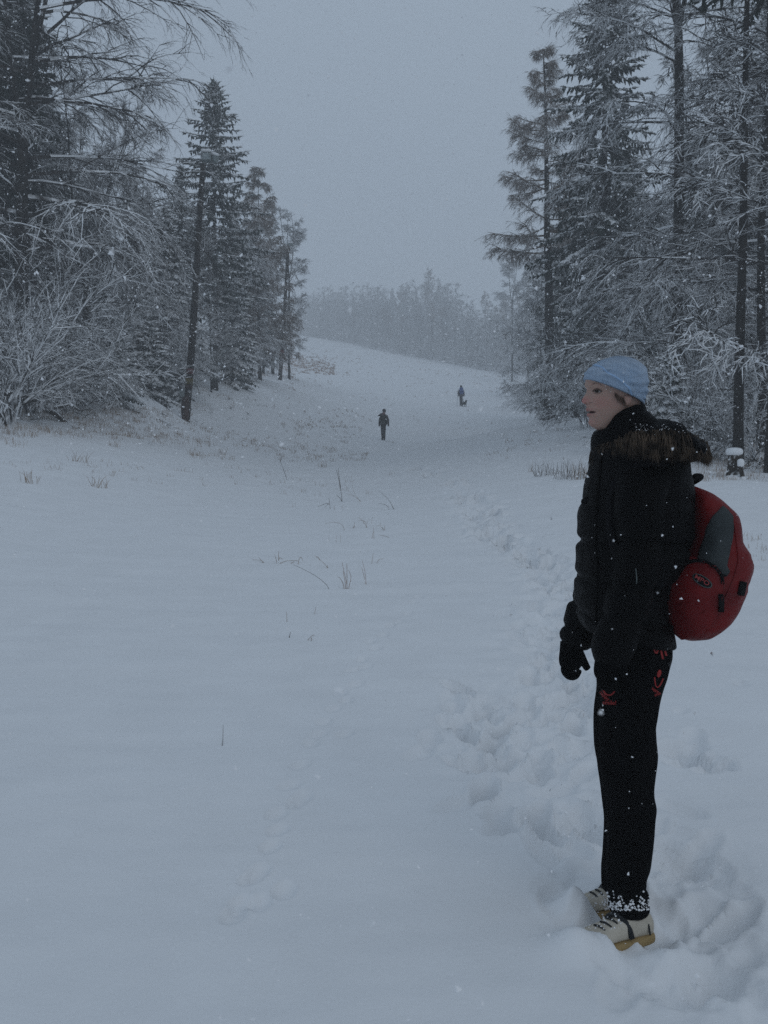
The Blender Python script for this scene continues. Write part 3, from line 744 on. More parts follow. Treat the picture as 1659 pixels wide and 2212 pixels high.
while px < 1160:
    d = float(np.interp(px, [600, 670, 830, 1000, 1150], [350, 332, 272, 228, 152]))
    for rrow in range(4):
        kd = fr.choice(['far_spruce', 'far_round', 'far_bare', 'far_round', 'far_bare_b', 'far_round'] if px < 900 else ['far_round', 'far_bare_b', 'far_bare', 'far_round', 'far_bare_b', 'far_spruce_b'])
        nm, lb = FL[kd]
        lb = lb.replace(' across the top of the slope', ', ' + ['front', 'second', 'third', 'hindmost'][rrow] + ' row, ' + band(px))
        dd = d + rrow * 12 + fr.uniform(-2, 4)
        hs = float(np.interp(px, [640, 700, 830, 960, 1010, 1160], [1.0, 1.2, 1.3, 1.4, 1.05, 1.0])) * fr.uniform(.72, 1.1) * (1 + .05 * rrow)
        if rrow == 0: hs *= .7
        if 'spruce' in kd: hs *= .78
        place_tree(nm, kd, px + fr.uniform(-9, 9), dd, lb, 'far tree line, ' + nm.replace('_', ' '), hs)
    if fr.random() < .7:
        place_tree('shrub', 'shrub_a', px + fr.uniform(-9, 9), d - 4, FL['shrub_a'][1] + ', ' + band(px), 'far tree line, shrub', 1.8, cat='bush')
    px += fr.uniform(13, 20) * 150 / d * 1.6
# ------------------------------------------------------------------ cloth and skin
M['jacket'] = mat_plain('black_quilted_nylon', (0.0010, 0.0010, 0.0012), (0.0024, 0.0024, 0.0028), 9, 0.6, 0.5, 28, 0.006)
M['jacket'].node_tree.nodes['Principled BSDF'].inputs['Specular IOR Level'].default_value = 0.045
M['seam'] = mat_plain('black_stitching', (0.004, 0.004, 0.004), None, 5, 0.9)
M['trouser'] = mat_plain('black_fleece', (0.0015, 0.0015, 0.0018), (0.003, 0.003, 0.0035), 16, 0.95, 0.4, 120, 0.002)
M['glove'] = mat_plain('black_knit', (0.0015, 0.0015, 0.0018), (0.003, 0.003, 0.0035), 60, 0.95, 0.6, 260, 0.002)
M['red_print'] = mat_plain('red_print', (0.32, 0.03, 0.028), (0.22, 0.02, 0.02), 90, 0.7)
M['pack_red'] = mat_plain('red_nylon', (0.10, 0.004, 0.005), (0.17, 0.007, 0.007), 7, 0.6, 0.55, 14, 0.010)
M['pack_grey'] = mat_plain('dark_grey_nylon', (0.028, 0.034, 0.036), (0.042, 0.05, 0.052), 12, 0.7, 0.4, 60, 0.003)
M['pack_black'] = mat_plain('black_webbing', (0.006, 0.006, 0.007), None, 12, 0.7)
M['logo_grey'] = mat_plain('grey_rubber_rim', (0.07, 0.085, 0.085), None, 12, 0.6)
M['logo_red'] = mat_plain('faded_red_letters', (0.30, 0.05, 0.05), None, 12, 0.6)
M['fur'] = mat_plain('brown_fake_fur', (0.014, 0.010, 0.007), (0.12, 0.086, 0.06), 34, 0.8, p0=.38, p1=.72)
M['hair'] = mat_plain('dark_brown_hair', (0.085, 0.058, 0.045), (0.15, 0.10, 0.078), 60, 0.7)
M['shoe_white'] = mat_plain('cream_leather', (0.42, 0.38, 0.31), (0.52, 0.47, 0.39), 30, 0.6, 0.2, 60)
M['shoe_tan'] = mat_plain('tan_rubber_sole', (0.34, 0.24, 0.11), (0.26, 0.18, 0.08), 30, 0.7, 0.4, 80, .003)
M['shoe_dark'] = mat_plain('dark_trim', (0.02, 0.022, 0.024), None, 30, 0.7)
M['shoe_green'] = mat_plain('grey_green_cloth', (0.10, 0.13, 0.10), None, 30, 0.8)
M['eye_white'] = mat_plain('eye_white', (0.24, 0.21, 0.2), None, 5, 0.4)
M['iris'] = mat_plain('dark_iris', (0.02, 0.014, 0.01), None, 5, 0.3)
M['lash'] = mat_plain('lashes_and_brow', (0.085, 0.055, 0.045), (0.12, 0.08, 0.065), 80, 0.9)
M['brow'] = mat_plain('eyebrow_hair', (0.22, 0.14, 0.115), (0.27, 0.18, 0.145), 90, 0.9)
M['mouth'] = mat_plain('mouth_inside', (0.03, 0.01, 0.01), None, 5, 0.6)
M['teeth'] = mat_plain('teeth', (0.55, 0.5, 0.46), None, 5, 0.4)

def skin_mat():
    m, t, b = new_mat('cold_reddened_skin')
    a = t.nodes.new('ShaderNodeAttribute'); a.attribute_name = 'tint'
    nz = noise(t, 90, 3)
    mx = t.nodes.new('ShaderNodeMix'); mx.data_type = 'RGBA'; mx.blend_type = 'MULTIPLY'
    mx.inputs[0].default_value = 1.0
    t.links.new(a.outputs['Color'], mx.inputs[6]); t.links.new(ramp(t, nz, (.9, .9, .9), (1, 1, 1)), mx.inputs[7])
    t.links.new(mx.outputs[2], b.inputs['Base Color'])
    b.inputs['Roughness'].default_value = 0.6; b.inputs['Subsurface Weight'].default_value = 0.12
    b.inputs['Subsurface Scale'].default_value = 0.01; b.inputs['Specular IOR Level'].default_value = .3
    bump(t, b, nz, .08, .001)
    return m
M['skin'] = skin_mat()
for k_ in ('trouser', 'glove', 'seam', 'pack_black'): M[k_].node_tree.nodes['Principled BSDF'].inputs['Specular IOR Level'].default_value = 0.03

def hat_mat():
    m, t, b = new_mat('light_blue_knit')
    nz = noise(t, 14, 4)
    t.links.new(ramp(t, nz, (0.33, 0.48, 0.68), (0.45, 0.58, 0.75), .35, .65), b.inputs['Base Color'])
    b.inputs['Roughness'].default_value = 0.9; b.inputs['Sheen Weight'].default_value = 0.3
    uv = t.nodes.new('ShaderNodeUVMap'); mp = t.nodes.new('ShaderNodeMapping'); mp.inputs['Scale'].default_value = (34, 9, 1)
    w = t.nodes.new('ShaderNodeTexWave'); w.inputs['Scale'].default_value = 1.0; w.inputs['Distortion'].default_value = 1.2
    w.bands_direction = 'DIAGONAL'; w.inputs['Detail Scale'].default_value = 3
    t.links.new(uv.outputs[0], mp.inputs['Vector']); t.links.new(mp.outputs[0], w.inputs['Vector'])
    bump(t, b, w.outputs['Fac'], .9, .006)
    return m
M['hat'] = hat_mat()
M['hat_groove_shade'] = mat_plain('blue_knit_groove_shade', (0.24, 0.38, 0.58), (0.34, 0.47, 0.65), 60, 0.95)  # hat blue made darker: shade of the cable's recess put into the colour

# ------------------------------------------------------------------ lofts from seen outlines
def catmull(rows, n):
    rows = np.array(rows, float); k = len(rows)
    t = np.linspace(0, k - 1, n); i = np.clip(t.astype(int), 0, k - 2); f = (t - i)[:, None]
    g = lambda j: rows[np.clip(j, 0, k - 1)]
    p0, p1, p2, p3 = g(i - 1), g(i), g(i + 1), g(i + 2)
    return .5 * ((2 * p1) + (-p0 + p2) * f + (2 * p0 - 5 * p1 + 4 * p2 - p3) * f ** 2 + (-p0 + 3 * p1 - 3 * p2 + p3) * f ** 3), t

def loft(rows, n, ns=48, dof=None, expo=1.0, cap=True):
    """rows: (xl, yl, xr, yr, half depth b, centre depth d). returns verts, quads, tris, ring parameter"""
    A, t = catmull(rows, n)
    th = np.arange(ns) / ns * 2 * math.pi
    V = np.zeros((n, ns, 3))
    for i in range(n):
        xl, yl, xr, yr, b, d = A[i]
        L = np.array(P(xl, yl, d)); Rr = np.array(P(xr, yr, d)); C = (L + Rr) / 2; a = (Rr - L) / 2
        c = np.cos(th); s_ = np.sin(th)
        c2 = np.sign(c) * np.abs(c) ** expo; s2 = np.sign(s_) * np.abs(s_) ** expo
        V[i] = C + c2[:, None] * a + s2[:, None] * np.array([0, b, 0])
    if dof is not None:
        C = V.mean(1, keepdims=True)
        k = dof(np.repeat(t[:, None], ns, 1), np.repeat(th[None], n, 0))
        V = C + (V - C) * k[..., None]
    Vf = V.reshape(-1, 3); Q = grid_faces(n, ns); T = None
    if cap:
        j = np.arange(ns); j2 = (j + 1) % ns; m = n * ns
        Vf = np.concatenate([Vf, V[0].mean(0)[None], V[-1].mean(0)[None]])
        T = np.concatenate([np.stack([j, j2, np.full(ns, m)], 1), np.stack([(n - 1) * ns + j2, (n - 1) * ns + j, np.full(ns, m + 1)], 1)])
    return Vf, Q[:, ::-1], T

def join_np(parts):
    V = []; Q = []; T = []; off = 0
    for v, q, t in parts:
        V.append(v)
        if q is not None and len(q): Q.append(q + off)
        if t is not None and len(t): T.append(t + off)
        off += len(v)
    return np.concatenate(V), (np.concatenate(Q) if Q else None), (np.concatenate(T) if T else None)

def solid(name, parts, mat, parent=None, smooth=True, mi=None, mats=None):
    v, q, t = join_np(parts) if isinstance(parts, list) else parts
    me = mesh_np(name, v, q, t, mats or [mat], mi, smooth)
    bm = bmesh.new(); bm.from_mesh(me); bmesh.ops.recalc_face_normals(bm, faces=bm.faces[:]); bm.to_mesh(me); bm.free()
    me.update()
    return link(name, me, parent)

def bvh_of(*objs):
    vs = []; fs = []
    for o in objs:
        off = len(vs); vs += [v.co.copy() for v in o.data.vertices]; fs += [[off + i for i in p.vertices] for p in o.data.polygons]
    return BVHTree.FromPolygons(vs, fs)

def hit(bvh, px, py):
    o = Vector((0, 0, CAM_Z)); loc, nor, idx, dist = bvh.ray_cast(o, ray(px, py))
    if loc is None:
        loc, nor, idx, dist = bvh.find_nearest(P(px, py, 3.0))
    if nor.dot(ray(px, py)) > 0: nor = -nor
    return loc, nor

def patch(name, poly, bvh, mat, parent, step=6.0, off=.003, thick=.003, smooth=True, holes=None):
    """a piece of cloth lying on a surface, its outline given as seen"""
    pts = []; edges = []
    def outline(pl):
        a = len(pts)
        for i in range(len(pl)):
            x0, y0 = pl[i]; x1, y1 = pl[(i + 1) % len(pl)]
            k = max(1, int(math.hypot(x1 - x0, y1 - y0) / step))
            for j in range(k): pts.append(Vector((x0 + (x1 - x0) * j / k, y0 + (y1 - y0) * j / k)))
        b = len(pts)
        for i in range(a, b): edges.append((i, i + 1 if i + 1 < b else a))
    outline(poly)
    xs = [p[0] for p in poly]; ysx = [p[1] for p in poly]
    def inside(x, y, pl):
        c = False; n = len(pl)
        for i in range(n):
            x0, y0 = pl[i]; x1, y1 = pl[(i + 1) % n]
            if (y0 > y) != (y1 > y) and x < (x1 - x0) * (y - y0) / (y1 - y0) + x0: c = not c
        return c
    y = min(ysx) + step / 2
    while y < max(ysx):
        x = min(xs) + step / 2
        while x < max(xs):
            if inside(x, y, poly): pts.append(Vector((x, y)))
            x += step
        y += step
    vv, ee, ff, _, _, _ = delaunay_2d_cdt(pts, edges, [], 1, 1e-4)
    top = []; bot = []
    for v in vv:
        loc, nor = hit(bvh, v.x, v.y)
        top.append(loc + nor * (off + thick)); bot.append(loc + nor * (off - .002))
    n = len(top)
    T = []
    cnt = {}
    for f in ff:
        if len(f) < 3: continue
        cxp = sum(vv[i].x for i in f) / len(f); cyp = sum(vv[i].y for i in f) / len(f)
        if not inside(cxp, cyp, poly): continue
        f = list(f)
        for k in range(1, len(f) - 1): T.append((f[0], f[k], f[k + 1]))
        for i in range(len(f)):
            e = (f[i], f[(i + 1) % len(f)]); cnt[e] = 1
    Tn = [t for t in T] + [(t[2] + n, t[1] + n, t[0] + n) for t in T]
    Q = [(a, a + n, b + n, b) for (a, b) in cnt if (b, a) not in cnt]
    return solid(name, (np.array(top + bot), np.array(Q) if Q else None, np.array(Tn)), mat, parent, smooth)

def strip_on(name, line, width, bvh, mat, parent, off=.002, thick=.002, taper=False):
    """a ribbon along a seen line, lying on a surface"""
    n = len(line); L = []; Rr = []
    for i in range(n):
        x0, y0 = line[max(0, i - 1)]; x1, y1 = line[min(n - 1, i + 1)]
        l = math.hypot(x1 - x0, y1 - y0) or 1; nx, ny = -(y1 - y0) / l, (x1 - x0) / l
        w = width / 2 * ((1 - .7 * i / (n - 1)) if taper else 1)
        L.append((line[i][0] + nx * w, line[i][1] + ny * w)); Rr.append((line[i][0] - nx * w, line[i][1] - ny * w))
    return patch(name, L + Rr[::-1], bvh, mat, parent, step=max(2.0, width * .8), off=off, thick=thick)

def curve_pts(pts, n):
    A, _ = catmull(pts, n); return [tuple(a) for a in A]

# ------------------------------------------------------------------ the standing walker
D = 3.1
gp = P(1345, 2015, 3.06); gp = Vector((gp.x, 3.06, gz(gp.x, 3.06)))
girl = empty('person', (0, 0, 0), 0, 'woman in light blue knitted hat and black quilted jacket in profile in the foreground', 'person')

# --- body: head with face, neck, trunk, legs as one surface
HC = 1330.0
face = [  # row, front, back, half width, jaw taper
    (776, -16, 16, 12, 0), (780, -34, 34, 26, 0), (790, -50, 48, 40, 0), (805, -61, 57, 49, .02), (820, -65, 60, 54, .05), (832, -65.5, 61, 55, .08), (840, -63.5, 61, 55, .10),
    (850, -63, 60, 54, .12), (862, -63, 56, 52, .14), (875, -63, 50, 50, .18), (886, -63, 45, 47.5, .22), (897, -61, 42, 44.5, .28), (908, -59, 41, 41, .36),
    (917, -57, 41, 37, .42), (923, -52, 41, 34.5, .42), (928, -42, 41, 33, .32), (933, -28, 41, 33, .15), (942, -22, 42, 34, 0), (960, -22, 45, 38, 0),
    (985, -30, 70, 90, 0), (1030, -50, 105, 125, 0), (1100, -55, 115, 130, 0), (1200, -50, 105, 120, 0), (1300, -50, 100, 120, 0), (1390, -40, 95, 115, 0)]
fr_ = np.array(face, float)
rows_y = np.concatenate([np.arange(776, 962, 1.1), np.arange(962, 1390, 9)])
th = np.linspace(-math.pi, math.pi, 161)[:-1]
hv = []; ht = []
yaw = R(8)
CD = D
for yy in rows_y:
    fx, bx, hw, jt = [np.interp(yy, fr_[:, 0], fr_[:, k]) for k in (1, 2, 3, 4)]
    c = np.cos(th); s_ = np.sin(th)                       # th = 0 faces front (minus x)
    xx = np.where(c > 0, fx * np.abs(c) ** .92, bx * np.abs(c) ** .95)
    yyl = hw * np.sign(s_) * np.abs(s_) ** .95 * (1 - jt * np.clip(c, 0, 1) ** 1.0 * 1.0)
    fr2 = np.clip(c, 0, 1)
    g = lambda cy_, sy, cl, sl: np.exp(-((yy - cy_) / sy) ** 2 - ((np.abs(yyl) - cl) / sl) ** 2) * (c > 0)
    dx = np.zeros_like(xx)
    nose = float(np.interp(yy, [838, 845, 851, 858, 864, 867, 870, 873, 876, 879], [0, 1.5, 4.2, 8.5, 11.8, 12.4, 11.2, 7, 2.5, 0]))
    nw = float(np.interp(yy, [838, 850, 860, 868, 874], [4.5, 5.5, 7.5, 9.5, 9]))
    dx -= nose * np.exp(-(np.abs(yyl) / nw) ** 2.4) * (c > 0)
    dx -= 4.0 * g(869, 4, 8.5, 3.5)
    dx += 1.8 * g(873.5, 2, 5, 2)
    dx += 4.6 * g(845, 6.5, 17, 10) ; dx -= 2.4 * g(846, 4.5, 18.5, 7)
    dx -= 1.6 * g(834, 5, 16, 13)
    dx -= 2.5 * g(866, 9, 28, 12)
    dx -= 3.2 * g(885, 3.6, 0, 14) + 0.8 * g(879, 3, 3, 2.2)
    dx -= 3.2 * g(897, 3.6, 0, 12)
    dx += 3.6 * g(890.8, 1.9, 0, 14)
    dx += 2.0 * g(904, 3, 0, 12)
    dx -= 3.0 * g(915, 6, 0, 12)
    xx = xx + dx
    red = .85 * np.exp(-((yy - 867) / 8) ** 2 - (yyl / 11) ** 2) + .32 * g(872, 15, 32, 15) + .35 * g(912, 10, 0, 14)
    lips = g(885.5, 3.4, 0, 15) * .9 + g(896, 3.6, 0, 13) * .9
    k = yy > 962
    cosr, sinr = (math.cos(yaw), math.sin(yaw)) if not k else (1, 0)
    X_ = xx * cosr - yyl * sinr * -1 * -1; Y_ = xx * sinr + yyl * cosr
    X_ = xx * cosr - yyl * sinr; 
    base = P(HC, yy, CD); px_m = CD / F_PX
    for a in range(len(th)):
        hv.append((base.x + X_[a] * px_m, CD + Y_[a] * px_m, base.z))
        rd = min(1, float(red[a])); lp = min(1, float(lips[a]))
        col = np.array([.40, .265, .215]) * (1 - rd) + np.array([.44, .155, .145]) * rd
        col = col * (1 - lp) + np.array([.34, .125, .12]) * lp
        ht.append((*col, 1))
hv = np.array(hv); nr = len(rows_y); ns_ = len(th)
Qh = grid_faces(nr, ns_)
cap_j = np.arange(ns_); cap2 = (cap_j + 1) % ns_
hv = np.concatenate([hv, hv[:ns_].mean(0)[None], hv[(nr - 1) * ns_:nr * ns_].mean(0)[None]])
Th = np.concatenate([np.stack([cap_j, cap2, np.full(ns_, nr * ns_)], 1), np.stack([(nr - 1) * ns_ + cap2, (nr - 1) * ns_ + cap_j, np.full(ns_, nr * ns_ + 1)], 1)])
legs = []
for (dd, dx) in ((2.99, 8), (3.21, -4)):
    pts = [P(1385 + dx, 1330, D), P(1365 + dx, 1480, dd), P(1358 + dx, 1620, dd), P(1360 + dx, 1700, dd), P(1358 + dx, 1850, dd), P(1352 + dx, 1985, dd)]
    legs.append(tube_np([tuple(p) for p in pts], [.07, .06, .045, .045, .04, .035], 16))
body = solid('body', [(hv, Qh, Th)] + legs, M['skin'], girl)
ca = body.data.color_attributes.new('tint', 'FLOAT_COLOR', 'POINT')
cols = np.tile(np.array([.40, .265, .215, 1.0]), (len(body.data.vertices), 1)); cols[:len(ht)] = np.array(ht)
ca.data.foreach_set('color', cols.astype(np.float32).ravel())
fb = bvh_of(body)

# face details lie on the skin
def fpatch(n, poly, m, parent=body, **k): return patch(n, poly, fb, m, parent, step=k.pop('step', 1.6), **k)
fpatch('eye', [(1283, 846.5), (1286.5, 842.6), (1291, 841.2), (1295.5, 843), (1299, 846.2), (1294, 848.2), (1288, 848.4)], M['eye_white'], off=.0004, thick=.0004)
fpatch('iris', [(1285.5, 844.5), (1287.5, 841.9), (1292, 841.6), (1294, 844.4), (1292.6, 847.8), (1288.5, 848.2), (1286, 847)], M['iris'], off=.0012, thick=.0004)
strip_on('eyelashes', curve_pts([(1281, 845.6), (1285, 841.6), (1290.5, 839.9), (1296, 842.2), (1300.5, 845.8)], 12), 2.6, fb, M['lash'], body, off=.0016, thick=.0008)
strip_on('lower_lid', curve_pts([(1283, 849), (1288, 850.4), (1294, 849.6), (1298, 847.6)], 8), 1.6, fb, M['brow'], body, off=.0008, thick=.0004)
strip_on('eyebrow', curve_pts([(1278.5, 831), (1283, 828.6), (1288.5, 827.6), (1294, 829), (1299, 832.5)], 12), 2.0, fb, M['brow'], body, off=.0005, thick=.0006, taper=True)
fpatch('mouth', [(1268.5, 889), (1275, 888.4), (1282, 888.2), (1288, 889.6), (1283, 892.6), (1276, 893), (1269.5, 892.4)], M['mouth'], off=.0004, thick=.0004)
fpatch('teeth', [(1269.5, 889.2), (1274, 888.9), (1274.5, 890.6), (1270, 891)], M['teeth'], off=.0012, thick=.0004)
fpatch('nostril', [(1262.6, 873), (1264.4, 872.2), (1265.8, 872.8), (1265.2, 873.9), (1263.8, 874.2)], M['mouth'], off=.0003, thick=.0003)

# ear lobe and the hair at the hat's edge
er = [(1349, 850, 1362, 850, .006, 3.035), (1346, 858, 1366, 858, .011, 3.03), (1347, 868, 1363, 868, .011, 3.03), (1349, 874, 1359, 874, .008, 3.03), (1352, 878, 1356, 878, .003, 3.03)]
ear = solid('ear', loft(er, 24, 20), M['skin'], body)
cae = ear.data.color_attributes.new('tint', 'FLOAT_COLOR', 'POINT')
cae.data.foreach_set('color', np.tile(np.array([.37, .235, .195, 1.0], dtype=np.float32), (len(ear.data.vertices), 1)).ravel())
tw = Twigs(); hr = random.Random(2)
for k in range(170):
    x = hr.uniform(1328, 1352); y = 852 + (x - 1328) * .66 + hr.uniform(-5, 2.5)
    p, n = hit(fb, x, y); p = p + n * .003
    ln = hr.uniform(.008, .020) * min(1.1, .45 + (x - 1326) / 14)
    v = Vector((hr.uniform(-.35, .5), hr.uniform(-.3, .1), -1)).normalized()
    m = p + v * ln * .5 + n * .002
    tw.seg(p, m, .0007, .0006); tw.tip(m, m + (v + Vector((.3, 0, .1))).normalized() * ln * .5, .0006)
tw.mesh('hair', M['hair']); hair = link('hair', bpy.data.meshes['hair'], body)

# --- hat: dome with a drawn-in brim, cable pattern
hat_rows = []
top = np.array([(1262.5, 819), (1265, 804), (1279, 790), (1298, 778), (1325, 769.5)])
bot = np.array([(1388, 874), (1396, 846), (1397.6, 824), (1395, 802), (1385, 786.5), (1368.5, 775.5), (1341, 768.6)])
def along(P_, t):
    seg = np.sqrt((np.diff(P_, axis=0) ** 2).sum(1)); s = np.concatenate([[0], np.cumsum(seg)]) / seg.sum()
    return np.array([np.interp(t, s, P_[:, 0]), np.interp(t, s, P_[:, 1])])
for t in np.linspace(0, 1, 12):
    a = along(top, t * .985); b = along(bot, t * .985)
    half = math.hypot(*(b - a)) / 2 * D / F_PX
    hat_rows.append((a[0], a[1], b[0], b[1], max(.006, half * (1.12 if t > .3 else 1.02 + .3 * t)), D))
rim = hat_rows[0]
hat_rows.insert(0, (rim[0] + 4, rim[1] + 2.5, rim[2] - 4, rim[3] - 2, rim[4] * .93, D))
def hat_relief(t, thx):
    k = 1 + .006 * np.sin(thx * 46 + t * 2)
    band = np.exp(-((t - 1.2) / .5) ** 2) * .012
    cab = np.abs(np.sin(thx * 4 + .6)) ** 6 * (t > 1.5) * (t < 8)
    br = .020 * np.sin(t * 3.3 + 2.2 * np.sin(thx * 4)) * np.clip((t - 1.8) / 1.0, 0, 1) * np.clip((9 - t) / 3, 0, 1)
    return k + band + .035 * cab * (1 + .6 * np.sin(t * 4.5)) + br * 1.0
hvv, hq, htt = loft(hat_rows, 90, 200, hat_relief, .97)
hat = solid('knitted_hat', (hvv, hq, htt), M['hat'], girl)
uvl = hat.data.uv_layers.new(name='UVMap')
loop_v = np.zeros(len(hat.data.loops), dtype=np.int32); hat.data.loops.foreach_get('vertex_index', loop_v)
uu = (loop_v % 200) / 200.0; vv_ = (loop_v // 200) / 90.0
uvl.data.foreach_set('uv', np.stack([uu * 2, vv_], 1).astype(np.float32).ravel())

hbv = bvh_of(hat)
for k_, (ph, amp) in enumerate(((0, 1.6),)):
    ln = []
    for i in range(60):
        f = i / 59; x, y = along(np.array([(1284, 789), (1300, 794), (1318, 806), (1334, 819), (1347, 824), (1358, 836), (1364, 854), (1366, 868)], float), f)
        ln.append((x + amp * math.sin(f * 17 + ph) * .5, y - amp * math.sin(f * 17 + ph) * .9))
    strip_on('cable_groove_shade', ln, 3.2, hbv, M['hat_groove_shade'], hat, .0002, .0006)  # thin darker ribbon painting the shaded groove along the cable

# --- jacket
SEAMS = [(1084, .04), (1172, .10), (1256, .10), (1330, .08)]
jr = [(1284, 934, 1390, 884, .088, D), (1279, 946, 1402, 893, .10, D), (1278, 962, 1425, 915, .115, D), (1280, 985, 1452, 945, .15, D), (1276, 1012, 1476, 985, .195, D),
      (1268, 1040, 1484, 1022, .215, D), (1259, 1078, 1488, 1072, .222, D), (1252, 1116, 1489, 1115, .222, D), (1250, 1154, 1487, 1158, .22, D), (1249, 1195, 1478, 1204, .217, D),
      (1247, 1230, 1452, 1245, .214, D), (1246, 1262, 1434, 1285, .208, D), (1244, 1298, 1436, 1325, .208, D), (1248, 1325, 1446, 1355, .206, D), (1258, 1352, 1451, 1388, .198, D), (1268, 1358, 1444, 1396, .17, D)]
jy = np.array([.5 * (r[1] + r[3]) for r in jr])
def quilt(t, thx):
    yy = np.interp(t, np.arange(len(jr)), jy)
    k = np.ones_like(t)
    for s0, a in SEAMS: k -= a * np.exp(-((yy - s0 - 3 * np.sin(thx * 2)) / 10) ** 2)
    k += .02 * np.sin(thx * 5 + yy * .05) * np.sin(yy * .031) * (yy > 1000)
    k += .010 * (vnoise(thx * 7, yy * .06, 3) - .5) * 2 * (yy > 960)
    return k
jacket = solid('jacket', loft(jr, 190, 110, quilt, .92), M['jacket'], girl)
# stand-up collar: low under the chin, rising to the ear
def collar():
    ns = 90; V = []; edge_x = [1270, 1283, 1296, 1315, 1337, 1360, 1393, 1410]; edge_y = [938, 937, 928, 901, 886, 874, 878, 882]
    rows = [(0, .0, 1.0), (0, -.002, .985), (.12, .0, 1.03), (.35, 0, 1.08), (.7, 0, 1.22), (1.0, 0, 1.42), (1.0, 0, 1.2), (.5, 0, .94), (.15, 0, .93), (0.02, 0, .95)]
    for (f, o, k) in rows:
        for i in range(ns):
            a = i / ns * 2 * math.pi
            x = 1338 + 55 * math.cos(a) * (k if math.cos(a) > 0 else 1 + (k - 1) * .25) ; dpt = D + .084 * math.sin(a) * (1 + (k - 1) * .9)
            ty = np.interp(1338 + 55 * math.cos(a), edge_x, edge_y) + 2.0 * math.sin(a * 5 + 1)
            bot_y = np.interp(x, [1280, 1340, 1400, 1440], [985, 965, 945, 940])
            p = P(x + 3 * math.sin(a * 3 + f * 5) * f, ty + (bot_y - ty) * f, D); V.append((p.x, dpt, p.z))
    n = len(rows); Q = grid_faces(n, ns)
    last = np.stack([np.arange(ns) + (n - 1) * ns, (np.arange(ns) + 1) % ns + (n - 1) * ns, (np.arange(ns) + 1) % ns, np.arange(ns)], 1)
    return np.array(V), np.concatenate([Q, last]), None
cob = solid('collar', collar(), M['jacket'], jacket)
md = cob.modifiers.new('round', 'SUBSURF'); md.levels = 1; md.render_levels = 1
# sleeves
def sleeve_fn(seams, amp=.13):
    def f(t, thx):
        k = np.ones_like(t)
        for s0 in seams: k -= amp * np.exp(-((t - s0) / .2) ** 2)
        return k + .02 * np.sin(thx * 4 + t * 3) + .014 * (vnoise(thx * 6, t * 5, 9) - .5) * 2
    return f
DN = 2.905
near = [(1345, 985, 1440, 985, .05, 2.99), (1328, 1030, 1448, 1030, .085, 2.94), (1327, 1080, 1436, 1082, .082, DN), (1328, 1130, 1432, 1132, .080, DN), (1329, 1172, 1431, 1172, .077, DN),
        (1328, 1215, 1428, 1216, .078, DN), (1316, 1258, 1418, 1262, .074, DN), (1308, 1295, 1404, 1305, .072, DN), (1300, 1328, 1392, 1345, .068, DN), (1287, 1365, 1376, 1388, .066, DN),
        (1278, 1402, 1362, 1424, .062, DN), (1284, 1424, 1352, 1441, .050, DN), (1288, 1430, 1346, 1446, .038, DN)]
sl = solid('sleeve', loft(near, 130, 60, sleeve_fn([4, 6.1, 8]), .95), M['jacket'], jacket)
DF = 3.33
farm = [(1300, 1000, 1380, 1000, .05, 3.22), (1275, 1060, 1370, 1060, .08, 3.3), (1262, 1150, 1360, 1150, .08, DF), (1250, 1230, 1345, 1240, .076, DF), (1235, 1290, 1325, 1300, .07, DF),
        (1226, 1310, 1312, 1325, .068, DF), (1216, 1345, 1296, 1362, .064, DF), (1210, 1370, 1286, 1388, .060, DF), (1213, 1384, 1270, 1402, .045, DF), (1217, 1390, 1262, 1404, .034, DF)]
solid('sleeve', loft(farm, 110, 60, sleeve_fn([2.2, 4.2, 6.2]), .95), M['jacket'], jacket)
# hood lying on the back
hood = [(1352, 940, 1368, 932, .12, 3.06), (1362, 960, 1412, 908, .17, 3.07), (1395, 978, 1448, 912, .20, 3.08), (1430, 988, 1474, 933, .20, 3.1), (1470, 1000, 1502, 950, .17, 3.11), (1492, 998, 1508, 965, .10, 3.12)]
solid('hood', loft(hood, 60, 60, lambda t, x: 1 + .03 * np.sin(x * 3 + t * 2) + .02 * np.sin(t * 7 + x)), M['jacket'], jacket)
jb = bvh_of(jacket, sl)
# zip, toggle, pocket pull, seam lines
strip_on('zipper_pull', [(1374, 1228), (1375, 1245), (1374.5, 1258)], 2.0, jb, M['logo_grey'], jacket, .004, .003)
strip_on('front_seam', curve_pts([(1300, 985), (1292, 1060), (1288, 1150), (1290, 1240), (1288, 1350)], 30), 3, jb, M['seam'], jacket, .002, .002)
solid('toggle', loft([(1256, 1079, 1270, 1072, .004, 3.0), (1255, 1083, 1272, 1078, .009, 3.0), (1256, 1088, 1270, 1084, .009, 3.0), (1259, 1091, 1268, 1088, .004, 3.0)], 14, 16), M['pack_black'], jacket)

